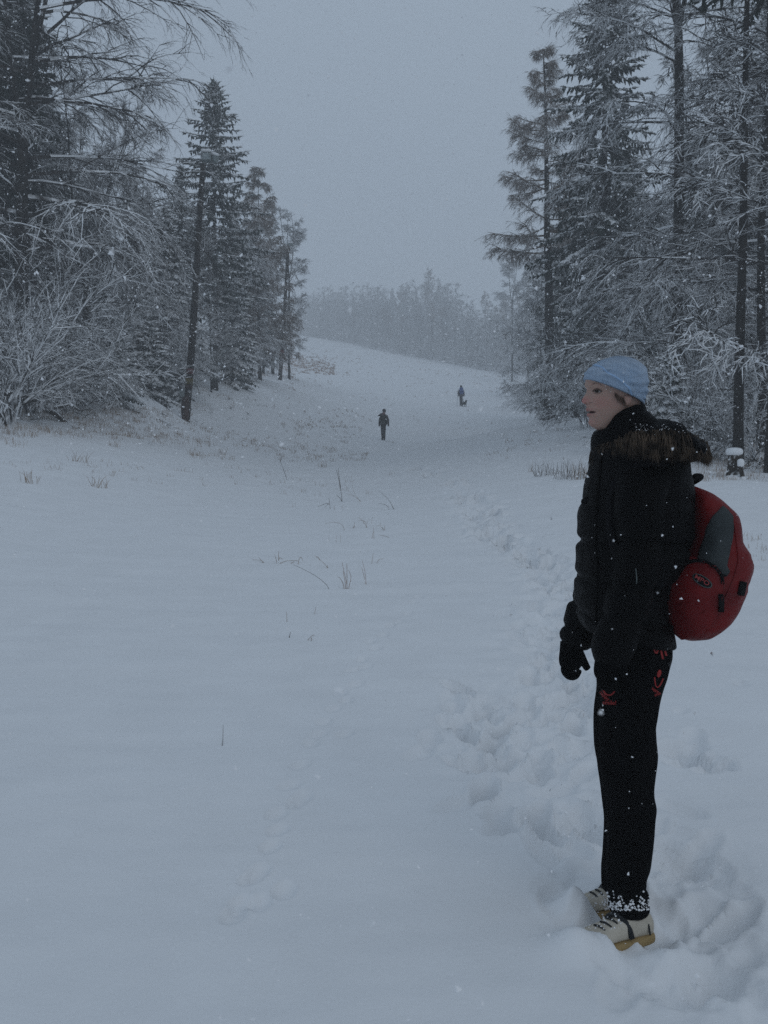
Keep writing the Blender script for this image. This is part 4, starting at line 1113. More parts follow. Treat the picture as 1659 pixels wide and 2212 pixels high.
# --- fur trim: strands rooted along the hood's edge
fur = Twigs(); hr = random.Random(8)
edge = [Vector(P(1282, 968, 3.27)), Vector(P(1300, 962, 3.0)), Vector(P(1330, 957, 2.93)), Vector(P(1365, 944, 2.885)), Vector(P(1400, 941, 2.87)), Vector(P(1440, 941, 2.875)), Vector(P(1474, 945, 2.91)),
        Vector(P(1500, 955, 2.98)), Vector(P(1512, 965, 3.08)), Vector(P(1506, 962, 3.2)), Vector(P(1470, 950, 3.32)), Vector(P(1400, 950, 3.36))]
ed, et = catmull([tuple(e) for e in edge], 400)
for k in range(9000):
    i = hr.randrange(400); t = et[i]
    if t < 3.0 and hr.random() > (.12 * t * t / 9): continue
    p = Vector(ed[i]) + Vector((hr.gauss(0, .004), hr.gauss(0, .008), hr.uniform(-.012, .006)))
    c = Vector((P(1440, 980, 3.1)))
    outw = Vector((p.x - c.x, p.y - c.y, 0)).normalized()
    clump = .35 * math.sin(i * .55) + .25 * math.sin(i * .21 + 1)
    tang = Vector(ed[min(399, i + 2)]) - Vector(ed[max(0, i - 2)]); tang.normalize()
    L = hr.uniform(.034, .070) * min(1.0, .25 + t * .19) * (.82 if t > 6.5 else 1) * (1.1 + .25 * clump)
    d0 = (outw * hr.uniform(.35, .75) + Vector((0, 0, hr.uniform(-.3, .45))) + tang * clump * .5).normalized()
    d1 = (outw * hr.uniform(.0, .45) + Vector((hr.uniform(-.12, .12), 0, -1)) + tang * (clump * .5 + hr.gauss(0, .12))).normalized()
    a = p + d0 * L * .28; b = a + d1 * L * .45
    fur.seg(p, a, .0011, .0010); fur.seg(a, b, .0010, .0008); fur.tip(b, b + (d1 + Vector((hr.gauss(0, .15), hr.gauss(0, .15), -.2))).normalized() * L * .42, .0008)
for k in range(500):                                        # the end of the trim hanging over the chest
    y = hr.uniform(965, 1000); p = Vector(P(1284 + hr.gauss(0, 3), y, 3.17 + hr.gauss(0, .03)))
    v = Vector((-hr.uniform(.1, .45), 0, -1)).normalized(); L = hr.uniform(.02, .045)
    fur.seg(p, p + v * L * .6, .0010, .0009); fur.tip(p + v * L * .6, p + v * L + Vector((.004, 0, -.006)), .0009)
link('fur_trim', fur.mesh('fur_trim', M['fur']), jacket)

# --- hands in black knitted gloves: palm, four bent fingers, thumb
def hand(cx, cy_, d, w, thumb_dir, sgn):
    parts = [loft([(cx - w * .50, cy_ - 40, cx + w * .50, cy_ - 34, .028, d), (cx - w * .52, cy_ - 22, cx + w * .50, cy_ - 18, .030, d), (cx - w * .56, cy_ - 2, cx + w * .50, cy_, .030, d),
                   (cx - w * .50, cy_ + 12, cx + w * .42, cy_ + 12, .026, d), (cx - w * .34, cy_ + 20, cx + w * .3, cy_ + 20, .014, d)], 24, 24)]
    for k in range(4):
        dd = d - .030 + .020 * k
        ln = [1.0, 1.12, 1.06, .86][k]
        x0 = cx - w * .22 + w * .05 * k; y0 = cy_ + 6
        pts = [P(x0, y0, dd), P(x0 - w * .10, y0 + 14 * ln, dd), P(x0 + w * .02, y0 + 25 * ln, dd), P(x0 + w * .30, y0 + 27 * ln, dd), P(x0 + w * .42, y0 + 17 * ln, dd)]
        A, _ = catmull([tuple(p) for p in pts], 14)
        parts.append(tube_np(A, np.interp(np.linspace(0, 1, 14), [0, .5, .9, 1], [.0125, .0115, .0098, .006]), 12))
    tp_ = [P(cx + w * .30, cy_ - 18, d - .02 * sgn), P(cx + w * .46, cy_ - 2, d - .028 * sgn), P(cx + w * .52 + thumb_dir[0] * .5, cy_ + 10 + thumb_dir[1] * .5, d - .03 * sgn), P(cx + w * .52 + thumb_dir[0], cy_ + 14 + thumb_dir[1], d - .03 * sgn)]
    A, _ = catmull([tuple(p) for p in tp_], 12)
    parts.append(tube_np(A, np.interp(np.linspace(0, 1, 12), [0, .4, .9, 1], [.016, .0135, .011, .006]), 12))
    return parts
solid('glove', hand(1317, 1450, 2.9, 62, (2, 6), 1), M['glove'], girl)
solid('glove', hand(1235, 1426, 3.33, 50, (10, 6), -1), M['glove'], girl)

# --- trousers
DL, DR = 3.0, 3.21
tn = [(1300, 1340, 1450, 1345, .14, 3.08), (1304, 1395, 1450, 1398, .13, 3.06), (1302, 1425, 1446, 1428, .118, 3.03), (1300, 1490, 1430, 1492, .10, DL), (1298, 1560, 1417, 1562, .092, DL), (1297, 1633, 1418, 1633, .088, DL),
      (1303, 1705, 1410, 1706, .08, DL), (1311, 1750, 1414, 1750, .08, DL), (1312, 1821, 1410, 1822, .08, DL), (1311, 1870, 1402, 1872, .078, DL), (1312, 1908, 1394, 1910, .074, DL), (1314, 1930, 1398, 1932, .078, DL), (1317, 1962, 1399, 1960, .078, DL), (1326, 1972, 1391, 1969, .06, DL)]
tf = [(1285, 1340, 1430, 1345, .12, 3.14), (1289, 1430, 1425, 1430, .11, 3.17), (1289, 1490, 1415, 1490, .10, DR), (1285, 1585, 1400, 1585, .092, DR), (1289, 1637, 1400, 1637, .088, DR), (1297, 1701, 1395, 1701, .08, DR),
      (1305, 1763, 1395, 1763, .08, DR), (1302, 1844, 1390, 1844, .078, DR), (1301, 1902, 1385, 1902, .074, DR), (1305, 1935, 1388, 1935, .074, DR), (1312, 1944, 1380, 1944, .055, DR)]
def folds(seed):
    def f(t, x):
        e = np.clip(1 - t / 14.0, 0, 1); low = np.clip((t - 8) / 3, 0, 1)
        return 1 + .018 * np.sin(x * 3 + t * 1.3 + seed) + .034 * (vnoise(x * 3.2 + seed, t * 1.6, 4) - .5) * 2 + low * .035 * np.sin(t * 6.5 + 1.5 * np.sin(x + seed))
    return f
tro = solid('trousers', [loft(tn, 170, 64, folds(0)), loft(tf, 150, 64, folds(2))], M['trouser'], girl)
tb = bvh_of(tro)
# red prints on the trousers
def arc_line(cx, cy_, rx, ry, a0, a1, n=14, tilt=0):
    o = []
    for k in range(n):
        a = R(a0 + (a1 - a0) * k / (n - 1)); x = rx * math.cos(a); y = ry * math.sin(a)
        o.append((cx + x * math.cos(tilt) - y * math.sin(tilt), cy_ + x * math.sin(tilt) + y * math.cos(tilt)))
    return o
strip_on('print', arc_line(1316.5, 1488, 12, 13.5, 175, 0), 3.0, tb, M['red_print'], tro, .001, .0012)
strip_on('print', [(1413.4, 1462.7), (1414.4, 1472), (1415.8, 1481), (1419.4, 1485), (1424, 1481.5), (1428, 1475), (1432, 1465.5)], 2.0, tb, M['red_print'], tro, .001, .0012)
patch('print', arc_line(1423.3, 1455, 4, 8.4, 0, 340, 14, R(14)), tb, M['red_print'], tro, step=2.5, off=.001, thick=.0012)
for ln in ([(1410.6, 1394), (1412.5, 1403), (1417, 1411), (1421, 1404), (1426, 1396)], [(1425, 1396), (1428, 1409), (1431.5, 1424)], [(1424, 1400), (1429, 1396), (1433.7, 1395), (1436, 1407), (1439, 1417)],
           [(1434, 1396), (1438.5, 1396), (1441.5, 1404), (1444, 1399), (1448, 1394)]):
    strip_on('print', curve_pts(ln, 12), 3.4, tb, M['red_print'], tro, .001, .0012)

def text_on(name, s, cx, cy_, h, ang, bvh, mat, parent, off=.0012, squash=1.0):
    cu = bpy.data.curves.new('txt', 'FONT'); cu.body = s; cu.size = 1.0; cu.align_x = 'CENTER'; cu.align_y = 'CENTER'; cu.extrude = 0.0; cu.resolution_u = 3; cu.offset = .012
    o = bpy.data.objects.new('txt', cu); COL.objects.link(o)
    dg = bpy.context.evaluated_depsgraph_get(); me = bpy.data.meshes.new_from_object(o.evaluated_get(dg))
    bpy.data.objects.remove(o); bpy.data.curves.remove(cu)
    for v in me.vertices:
        x = v.co.x * h * squash * 1.35; y = -v.co.y * h * 1.35
        qx = cx + x * math.cos(ang) - y * math.sin(ang); qy = cy_ + x * math.sin(ang) + y * math.cos(ang)
        p, n = hit(bvh, qx, qy); v.co = p + n * off
    me.materials.clear(); me.materials.append(mat)
    return link(name, me, parent)
text_on('lettering', 'happy', 1307, 1503, 8.5, R(44), tb, M['red_print'], tro, .0018)
text_on('lettering', 'smile!', 1317.5, 1518, 9.5, R(2), tb, M['red_print'], tro, .0018)
text_on('lettering', 'happy', 1414.5, 1490, 7, R(30), tb, M['red_print'], tro, .0018, .7)
text_on('lettering', 'smile', 1419.5, 1499, 7, R(-24), tb, M['red_print'], tro, .0018, .7)

# --- shoes
def shoe(heel, toe, d_h, d_t, hgt, name='shoe'):
    e = empty(name, (0, 0, 0)); e.parent = girl
    H_ = Vector(P(*heel, d_h)) - Vector((0, 0, .012)); T_ = Vector(P(*toe, d_t)); ax = (T_ - H_); ax.z = 0; L = ax.length; ax.normalize(); sd = Vector((-ax.y, ax.x, 0))
    def rings(rows, ns=28, n=40):
        A, _ = catmull(rows, n); V = []
        for (s, w, z0, z1) in A:
            a = np.arange(ns) / ns * 2 * math.pi; c = np.cos(a); q = np.sin(a)
            for i in range(ns):
                off = sd * (w * np.sign(c[i]) * abs(c[i]) ** .8); z = (z0 + z1) / 2 + (z1 - z0) / 2 * np.sign(q[i]) * abs(q[i]) ** .7
                p = H_ + ax * (s * L) + off; V.append((p.x, p.y, H_.z + z))
        V = np.array(V); j = np.arange(ns); j2 = (j + 1) % ns
        T = np.concatenate([np.stack([j, j2, np.full(ns, n * ns)], 1), np.stack([(n - 1) * ns + j2, (n - 1) * ns + j, np.full(ns, n * ns + 1)], 1)])
        V = np.concatenate([V, V[:ns].mean(0)[None], V[(n - 1) * ns:n * ns].mean(0)[None]])
        return V, grid_faces(n, ns), T
    solid('upper', rings([(0.0, .020, .022, .05), (.03, .032, .02, .085), (.15, .038, .02, .10), (.30, .040, .02, .098), (.45, .041, .02, .080), (.62, .046, .02, .065), (.8, .046, .02, .052), (.93, .036, .02, .042), (1.0, .015, .02, .03)]), M['shoe_white'], e)
    solid('sole', rings([(-.03, .012, .0, .026), (0.0, .030, -.004, .030), (.15, .042, -.006, .032), (.4, .043, -.006, .028), (.65, .050, -.006, .026), (.85, .048, -.004, .026), (.97, .034, .002, .026), (1.02, .010, .008, .022)]), M['shoe_tan'], e)
    for s0, s1, w_, m in ((.34, .52, .009, 'shoe_dark'), (.10, .15, .003, 'shoe_dark')):
        A = []
        for k in range(9):
            a = R(8 + 164 * k / 8); s = s0 + (s1 - s0) * k / 8
            ww, zz = (.0425, .088) if s < .5 else (.047, .066)
            p = H_ + ax * (s * L) + sd * (ww * math.cos(a)); A.append((p.x, p.y, H_.z + .02 + (zz - .018) * math.sin(a) ** .8))
        solid('strap', tube_np(A, [w_] * 9, 6), M[m], e)
    for s0 in (.40, .48, .56, .64):                          # laces across the instep
        A = [tuple(H_ + ax * ((s0 + .01 * k) * L) + sd * (.022 - .011 * k) + Vector((0, 0, .082 - (s0 - .4) * .085 + .004 * math.sin(k * .8)))) for k in range(5)]
        solid('lace', tube_np(A, [.0028] * 5, 5), M['shoe_dark'], e)
    return e
sn = shoe((1402, 2020), (1238, 2032), 2.99, 2.90, .1)
sf = shoe((1378, 1960), (1232, 1958), 3.22, 3.19, .1)
solid('tongue', loft([(1348, 1962, 1388, 1958, .03, 2.96), (1352, 1975, 1386, 1972, .026, 2.955), (1358, 1984, 1378, 1984, .012, 2.95)], 12, 20), M['shoe_green'], sn)
# snow stuck to the cuffs and on the shoes
def crumbs(name, pts, parent, seed, n, smin=.003, smax=.009):
    rg = random.Random(seed); V = []; T = []
    base = [(1, 0, 0), (-1, 0, 0), (0, 1, 0), (0, -1, 0), (0, 0, 1), (0, 0, -1)]
    fc = [(0, 2, 4), (2, 1, 4), (1, 3, 4), (3, 0, 4), (2, 0, 5), (1, 2, 5), (3, 1, 5), (0, 3, 5)]
    for k in range(n):
        p = pts(rg); o = len(V); s = rg.uniform(smin, smax)
        for b in base: V.append((p.x + b[0] * s * rg.uniform(.6, 1.3), p.y + b[1] * s * rg.uniform(.6, 1.3), p.z + b[2] * s * rg.uniform(.5, 1.1)))
        T += [(a + o, b + o, c + o) for a, b, c in fc]
    return tag(solid(name, (np.array(V), None, np.array(T)), M['flake'], parent), kind='stuff')
gb = bvh_of(tro, *[c for c in sn.children], *[c for c in sf.children])
def cuff_pt(rg):
    x = rg.uniform(1304, 1402); y = 1922 + 44 * rg.random() ** .4
    if 1325 < x < 1380 and y < 1935: y += 25
    p, n = hit(gb, x, y); return p + n * .001
crumbs('snow_crust', cuff_pt, tro, 4, 170, .0010, .0058)
def shoe_pt(rg):
    x = rg.uniform(1240, 1345); y = rg.uniform(1925, 2010); p, n = hit(gb, x, y); return p
crumbs('snow_crust', shoe_pt, sn, 5, 120, .0015, .005)
def hood_pt(rg):
    x = rg.choice([rg.uniform(1370, 1470), rg.uniform(1360, 1500)]); y = 915 + 22 * rg.random()
    p, n = hit(hb, x, y); return p + n * .001
hb = bvh_of(bpy.data.objects['hood'], jacket)
crumbs('snow_dust', hood_pt, jacket, 6, 90, .0005, .0020)

# ------------------------------------------------------------------ the red rucksack on her back
pack = empty('rucksack', (0, 0, 0), 0, 'red and dark grey rucksack with oval badge, on the back of the standing woman', 'rucksack')
pr = [(1483, 1054, 1498, 1050, .04, 3.12), (1478, 1064, 1532, 1066, .10, 3.12), (1476, 1090, 1560, 1091, .135, 3.12), (1478, 1122, 1583, 1118, .155, 3.12), (1478, 1165, 1590, 1166, .165, 3.12), (1466, 1196, 1606, 1192, .17, 3.12),
      (1440, 1228, 1613, 1216, .18, 3.12), (1421, 1258, 1605, 1252, .19, 3.12), (1427, 1296, 1592, 1290, .18, 3.12), (1437, 1333, 1566, 1336, .16, 3.12), (1454, 1365, 1533, 1368, .11, 3.12), (1474, 1379, 1508, 1378, .05, 3.12)]
def pk(t, x): return 1 + .012 * np.sin(x * 4 + t * 2) + .035 * (vnoise(x * 2.5, t * 1.4, 12) - .5) + .03 * (vnoise(x * 5 + t, t * 3.2, 14) - .5) - .03 * np.exp(-((t - 5.2) / .5) ** 2) * np.clip(np.cos(x - 0.5), 0, 1)
shell = solid('pack_shell', loft(pr, 120, 90, pk, .85), M['pack_red'], pack)
pb = bvh_of(shell)
grey = [(1560, 1094), (1572, 1104), (1582, 1116), (1583, 1135), (1582, 1160), (1574, 1200), (1570, 1222), (1576, 1235), (1570, 1245), (1562, 1246), (1548, 1226), (1525, 1214), (1508, 1212), (1512, 1190), (1522, 1165), (1527, 1142), (1540, 1115)]
patch('grey_panel', grey, pb, M['pack_grey'], shell, 7, .002, .003)
pocket_o = [(1441, 1300), (1446, 1262), (1460, 1235), (1478, 1218), (1500, 1211), (1525, 1215), (1547, 1228), (1558, 1248), (1558, 1275), (1550, 1305), (1536, 1340), (1512, 1364), (1482, 1372), (1458, 1352), (1446, 1330)]
pk_o = patch('pocket', pocket_o, pb, M['pack_red'], pack, 7, .012, .010)
pb2 = bvh_of(shell, pk_o)
strip_on('zip', curve_pts([(1443, 1296), (1450, 1262), (1466, 1233), (1488, 1216), (1512, 1212), (1538, 1220), (1556, 1240), (1561, 1262)], 40), 6.0, pb2, M['pack_black'], pk_o, .003, .003)
cxo, cyo, ta = 1517.5, 1258.0, R(31)
patch('badge', arc_line(1517.5, 1255.5, 23.5, 10.5, 0, 345, 26, ta), pb2, M['logo_grey'], pk_o, 4, .002, .002)
patch('badge_field', arc_line(1517.5, 1255.5, 21, 8.2, 0, 345, 26, ta), pb2, M['pack_black'], pk_o, 4, .0055, .001)
text_on('lettering', 'MPO', 1517.5, 1255.5, 9.5, ta, pb2, M['logo_red'], pk_o, .0075, 1.25)
strip_on('strap', [(1556, 1283), (1557, 1300), (1556, 1320)], 10, pb2, M['pack_black'], pack, .004, .004)
strip_on('strap', [(1603, 1256), (1600, 1270), (1597, 1284)], 11, pb, M['pack_black'], pack, .003, .006)
strip_on('edge_seam', curve_pts([(1583, 1120), (1588, 1150), (1592, 1185), (1594, 1210), (1584, 1250), (1566, 1290)], 24), 1.6, pb, M['pack_red'], shell, .001, .002)
patch('back_padding', [(1478, 1062), (1496, 1056), (1503, 1062), (1501, 1100), (1500, 1130), (1502, 1160), (1490, 1185), (1472, 1200), (1470, 1130)], pb, M['pack_black'], pack, 8, .002, .004)
A, _ = catmull([tuple(P(1482, 1048, 3.08)), tuple(P(1492, 1038, 3.08)), tuple(P(1503, 1029, 3.09)), tuple(P(1514, 1030, 3.12)), tuple(P(1508, 1036, 3.16)), tuple(P(1490, 1046, 3.16))], 24)
solid('grab_loop', tube_np(A, [.009] * 24, 8), M['pack_black'], pack)
A, _ = catmull([tuple(P(1478, 1075, 3.0)), tuple(P(1450, 1020, 2.93)), tuple(P(1400, 1000, 2.9)), tuple(P(1335, 1040, 2.93)), tuple(P(1318, 1120, 2.93)), tuple(P(1345, 1220, 2.9)), tuple(P(1430, 1262, 2.92))], 40)
solid('shoulder_strap', tube_np(A, [.014] * 40, 8), M['pack_black'], pack)
# ------------------------------------------------------------------ the two walkers up the slope and the dog
M['coat_dark'] = mat_plain('dark_plum_coat', (0.010, 0.009, 0.013), (0.02, 0.014, 0.02), 9, 0.9)
M['coat_navy'] = mat_plain('black_blue_coat', (0.006, 0.008, 0.014), (0.012, 0.014, 0.022), 9, 0.9)
M['pack_olive'] = mat_plain('blackish_green_bag', (0.008, 0.010, 0.008), (0.016, 0.018, 0.014), 9, 0.9)
M['pack_blue'] = mat_plain('blue_bag', (0.02, 0.055, 0.20), (0.03, 0.075, 0.25), 9, 0.8)
M['pants'] = mat_plain('dark_trousers', (0.012, 0.012, 0.015), (0.02, 0.019, 0.023), 9, 0.95)
M['pants_brown'] = mat_plain('grey_brown_trousers', (0.020, 0.018, 0.020), (0.032, 0.028, 0.03), 9, 0.95)
M['scarf'] = mat_plain('dull_pink_scarf', (0.16, 0.08, 0.085), None, 9, 0.9)
M['dogfur'] = mat_plain('dark_dog_coat', (0.012, 0.011, 0.010), (0.03, 0.025, 0.02), 12, 0.9)

def oval(rows, n=20, ns=16):
    """local loft: (x, y, z, half width x, half depth y)"""
    A, _ = catmull(rows, n); a = np.arange(ns) / ns * 2 * math.pi; V = []
    for x, y, z, w, d in A:
        V.append(np.stack([x + w * np.cos(a), y + d * np.sin(a), np.full(ns, z)], 1))
    V = np.concatenate(V); j = np.arange(ns); j2 = (j + 1) % ns
    T = np.concatenate([np.stack([j2, j, np.full(ns, n * ns)], 1), np.stack([(n - 1) * ns + j, (n - 1) * ns + j2, np.full(ns, n * ns + 1)], 1)])
    return np.concatenate([V, V[:ns].mean(0)[None], V[(n - 1) * ns:n * ns].mean(0)[None]]), grid_faces(n, ns), T

def ltube(pts, rad, n=12, ns=10):
    A, _ = catmull(pts, n); r = np.interp(np.linspace(0, 1, n), np.linspace(0, 1, len(rad)), rad)
    return tube_np(A, r, ns)

def walker(px, py, H_, label, coat, pants, bag, hatm, lean, stride, extras):
    g = ground_hit(px, py)
    e = empty('person', g, 0, label, 'person')
    k = H_ / 1.7
    def S(a): return [tuple(v * k for v in r) for r in a]
    # body: head, neck, trunk, legs, arms as one figure under the clothes
    L = lean
    bodyp = [oval(S([(L, 0, 1.70, .01, .01), (L, 0, 1.69, .05, .06), (L, 0, 1.64, .075, .09), (L, 0, 1.57, .078, .095), (L, 0, 1.51, .06, .07), (L, 0, 1.46, .055, .055), (L * .9, 0, 1.40, .12, .08), (L * .8, 0, 1.3, .15, .1), (L * .5, 0, 1.1, .14, .1), (L * .2, 0, .9, .15, .1), (0, 0, .82, .12, .09)]), 30)]
    for sgn, st in ((-1, stride), (1, -stride)):
        bodyp.append(ltube(S([(sgn * .07, 0, .88), (sgn * .075, st * .3, .5), (sgn * .07, st, .06)]), [.07 * k, .05 * k, .035 * k]))
        bodyp.append(ltube(S([(L * .9 + sgn * .16, 0, 1.38), (L * .8 + sgn * .22, -.02, 1.12), (L * .6 + sgn * .22, .06, .86)]), [.045 * k, .035 * k, .028 * k]))
    solid('body', bodyp, M['skin_plain'], e)
    solid('coat', [oval(S([(L, 0, 1.45, .07, .075), (L * .95, 0, 1.42, .11, .10), (L * .9, 0, 1.36, .165, .13), (L * .8, 0, 1.22, .21, .145), (L * .6, 0, 1.02, .205, .14), (L * .3, 0, .86, .185, .15), (0, 0, .80, .14, .13)]), 30),
        ltube(S([(L * .9 - .13, 0, 1.35), (L * .8 - .22, -.03, 1.12), (L * .6 - .245, .05, .86)]), [.075 * k, .07 * k, .05 * k]),
        ltube(S([(L * .9 + .13, 0, 1.35), (L * .8 + .22, .0, 1.12), (L * .6 + .25, .07, .86)]), [.075 * k, .07 * k, .05 * k])], coat, e)
    for sgn in (-1, 1):
        solid('glove', ltube(S([(L * .6 + sgn * .25, .07, .88), (L * .6 + sgn * .25, .09, .82), (L * .6 + sgn * .24, .11, .77)]), [.035 * k, .045 * k, .02 * k], 8, 8), M['glove'], e)
    legp = []
    for sgn, st in ((-1, stride), (1, -stride)):
        legp.append(ltube(S([(sgn * .07, 0, .92), (sgn * .06, st * .35, .5), (sgn * .055, st, .10)]), [.09 * k, .072 * k, .06 * k]))
    solid('trousers', legp, pants, e)
    for sgn, st in ((-1, stride), (1, -stride)):
        solid('boot', ltube(S([(sgn * .055, st - .05, .05), (sgn * .055, st + .06, .04), (sgn * .06, st + .2, .02)]), [.05 * k, .055 * k, .03 * k], 8, 8), M['pack_black'], e)
    solid('hat', oval(S([(L, .0, 1.74, .01, .01), (L, 0, 1.73, .055, .06), (L, 0, 1.68, .09, .10), (L, 0, 1.60, .098, .108), (L, 0, 1.55, .09, .10)]), 16), hatm, e)
    return e, k, L
M['skin_plain'] = mat_plain('skin', (0.4, 0.27, 0.21), None, 9, 0.6)

w1, k1, l1 = walker(828, 951.5, 1.62, 'dark-clothed walker with a blackish rucksack and hood, nearer of the two on the slope', M['coat_dark'], M['pants'], None, M['coat_dark'], .045, .09, None)
solid('hood', [ltube([(k1 * .05, -.08, k1 * 1.44), (k1 * -.08, -.10, k1 * 1.42), (k1 * -.24, -.06, k1 * 1.37), (k1 * -.31, -.04, k1 * 1.335)], [.09, .075, .04, .012])], M['coat_dark'], w1)
solid('scarf', ltube([(-.02, -.15, k1 * 1.37), (.02, -.17, k1 * 1.44), (.06, -.13, k1 * 1.52)], [.05, .065, .04], 10, 10), M['scarf'], w1)
b1 = empty('rucksack', w1.location.copy(), 0, 'blackish green rucksack worn by the nearer of the two distant walkers', 'rucksack')
solid('bag', oval([(.02, -.23, 1.31, .06, .04), (.02, -.25, 1.28, .13, .10), (.02, -.27, 1.15, .19, .14), (.02, -.28, .98, .215, .15), (.0, -.26, .86, .16, .12), (.0, -.24, .83, .08, .05)], 24, 20), M['pack_olive'], b1)
for sx in (-.2, .22): solid('strap', ltube([(sx, -.2, .92), (sx * 1.12, -.17, .80), (sx * 1.1, -.16, .72)], [.02, .016, .012], 8, 6), M['pack_black'], b1)
w2, k2, l2 = walker(996, 878.5, 1.72, 'walker in dark clothes farther up the slope, beside the small dog', M['coat_navy'], M['pants_brown'], None, M['coat_navy'], .0, .04, None)
b2 = empty('rucksack', w2.location.copy(), 0, 'tall blue rucksack worn by the walker farther up the slope', 'rucksack')
solid('bag', oval([(0, -.22, 1.56, .06, .05), (0, -.25, 1.53, .14, .10), (0, -.27, 1.38, .17, .13), (.01, -.28, 1.12, .18, .14), (.01, -.25, 1.0, .13, .1), (.01, -.22, .98, .06, .05)], 24, 20), M['pack_blue'], b2)
for sx in (-.36,):
    st = empty('walking_stick', w2.location + Vector((sx, .12, 0)), 0, 'thin walking stick held left of the farther walker', 'walking stick')
    solid('shaft', ltube([(0.1, 0, .95), (.04, 0, .45), (0, 0, -.05)], [.014, .013, .011], 8, 6), M['pack_black'], st)
    solid('grip', ltube([(0.115, 0, 1.06), (0.1, 0, .94)], [.02, .02], 4, 6), M['pack_black'], st)
# dog seen from behind, tail up
gd = ground_hit(1003.5, 880)
dog = empty('dog', gd, R(-25), 'small dark dog walking beside the farther walker', 'dog')
dogp = [ltube([(0, -.26, .34), (0, -.18, .345), (0, 0, .32), (0, .16, .34), (0, .28, .42), (0, .35, .50), (0, .42, .52), (0, .50, .49), (0, .55, .475)], [.05, .105, .10, .125, .085, .07, .075, .04, .02], 34, 14)]
for sx in (-.07, .07):
    dogp.append(ltube([(sx, -.20, .34), (sx * 1.1, -.13, .24), (sx * 1.1, -.26, .13), (sx * 1.1, -.235, .02), (sx * 1.1, -.20, -.02)], [.07, .05, .026, .022, .026], 16, 8))
    dogp.append(ltube([(sx, .15, .34), (sx, .14, .2), (sx, .17, .1), (sx, .16, -.01), (sx, .19, -.02)], [.055, .035, .025, .022, .026], 14, 8))
dogp.append(ltube([(0, -.27, .38), (0, -.34, .47), (.01, -.36, .58), (.02, -.32, .66)], [.03, .026, .02, .010], 14, 8))
solid('body', dogp, M['dogfur'], dog)
for sx in (-.05, .05): solid('ear', ltube([(sx, .40, .57), (sx * 1.3, .40, .62), (sx * 1.5, .41, .65)], [.03, .02, .006], 8, 6), M['dogfur'], dog)

# ------------------------------------------------------------------ the lamp poles
M['pole'] = mat_plain('tarred_wood_pole', (0.010, 0.009, 0.008), (0.035, 0.026, 0.02), 3.5, 0.9, .5, 30, .01)
M['pole_foot'] = mat_plain('red_brown_pole_foot', (0.06, 0.022, 0.014), (0.03, 0.02, 0.015), 6, 0.9, .4, 20, .01)
M['band_red'] = mat_plain('faded_red_paint', (0.12, 0.012, 0.014), (0.05, 0.012, 0.012), 7, 0.8)
M['band_yellow'] = mat_plain('faded_yellow_paint', (0.13, 0.10, 0.012), (0.05, 0.035, 0.01), 7, 0.8)
M['box_grey'] = mat_plain('grey_green_box', (0.16, 0.19, 0.19), (0.20, 0.23, 0.23), 9, 0.6)
M['lamp_grey'] = mat_plain('lamp_housing', (0.14, 0.165, 0.165), (0.19, 0.215, 0.21), 9, 0.5)
M['lamp_glass'] = mat_plain('lamp_glass_frosted', (0.26, 0.30, 0.31), None, 9, 0.3)

def rbox(c, s, r=.02, rot=None, seg=2):
    bm = bmesh.new(); bmesh.ops.create_cube(bm, size=1.0)
    for v in bm.verts: v.co = Vector((v.co.x * s[0], v.co.y * s[1], v.co.z * s[2]))
    bmesh.ops.bevel(bm, geom=bm.edges[:], offset=r, segments=seg, affect='EDGES', profile=.6)
    if rot is not None: bmesh.ops.rotate(bm, cent=(0, 0, 0), matrix=rot, verts=bm.verts)
    bmesh.ops.translate(bm, vec=c, verts=bm.verts)
    return bm
def bmo(name, bm, mat, parent, smooth=False):
    me = bpy.data.meshes.new(name); bm.to_mesh(me); bm.free(); me.materials.append(mat)
    for p in me.polygons: p.use_smooth = smooth
    return link(name, me, parent)

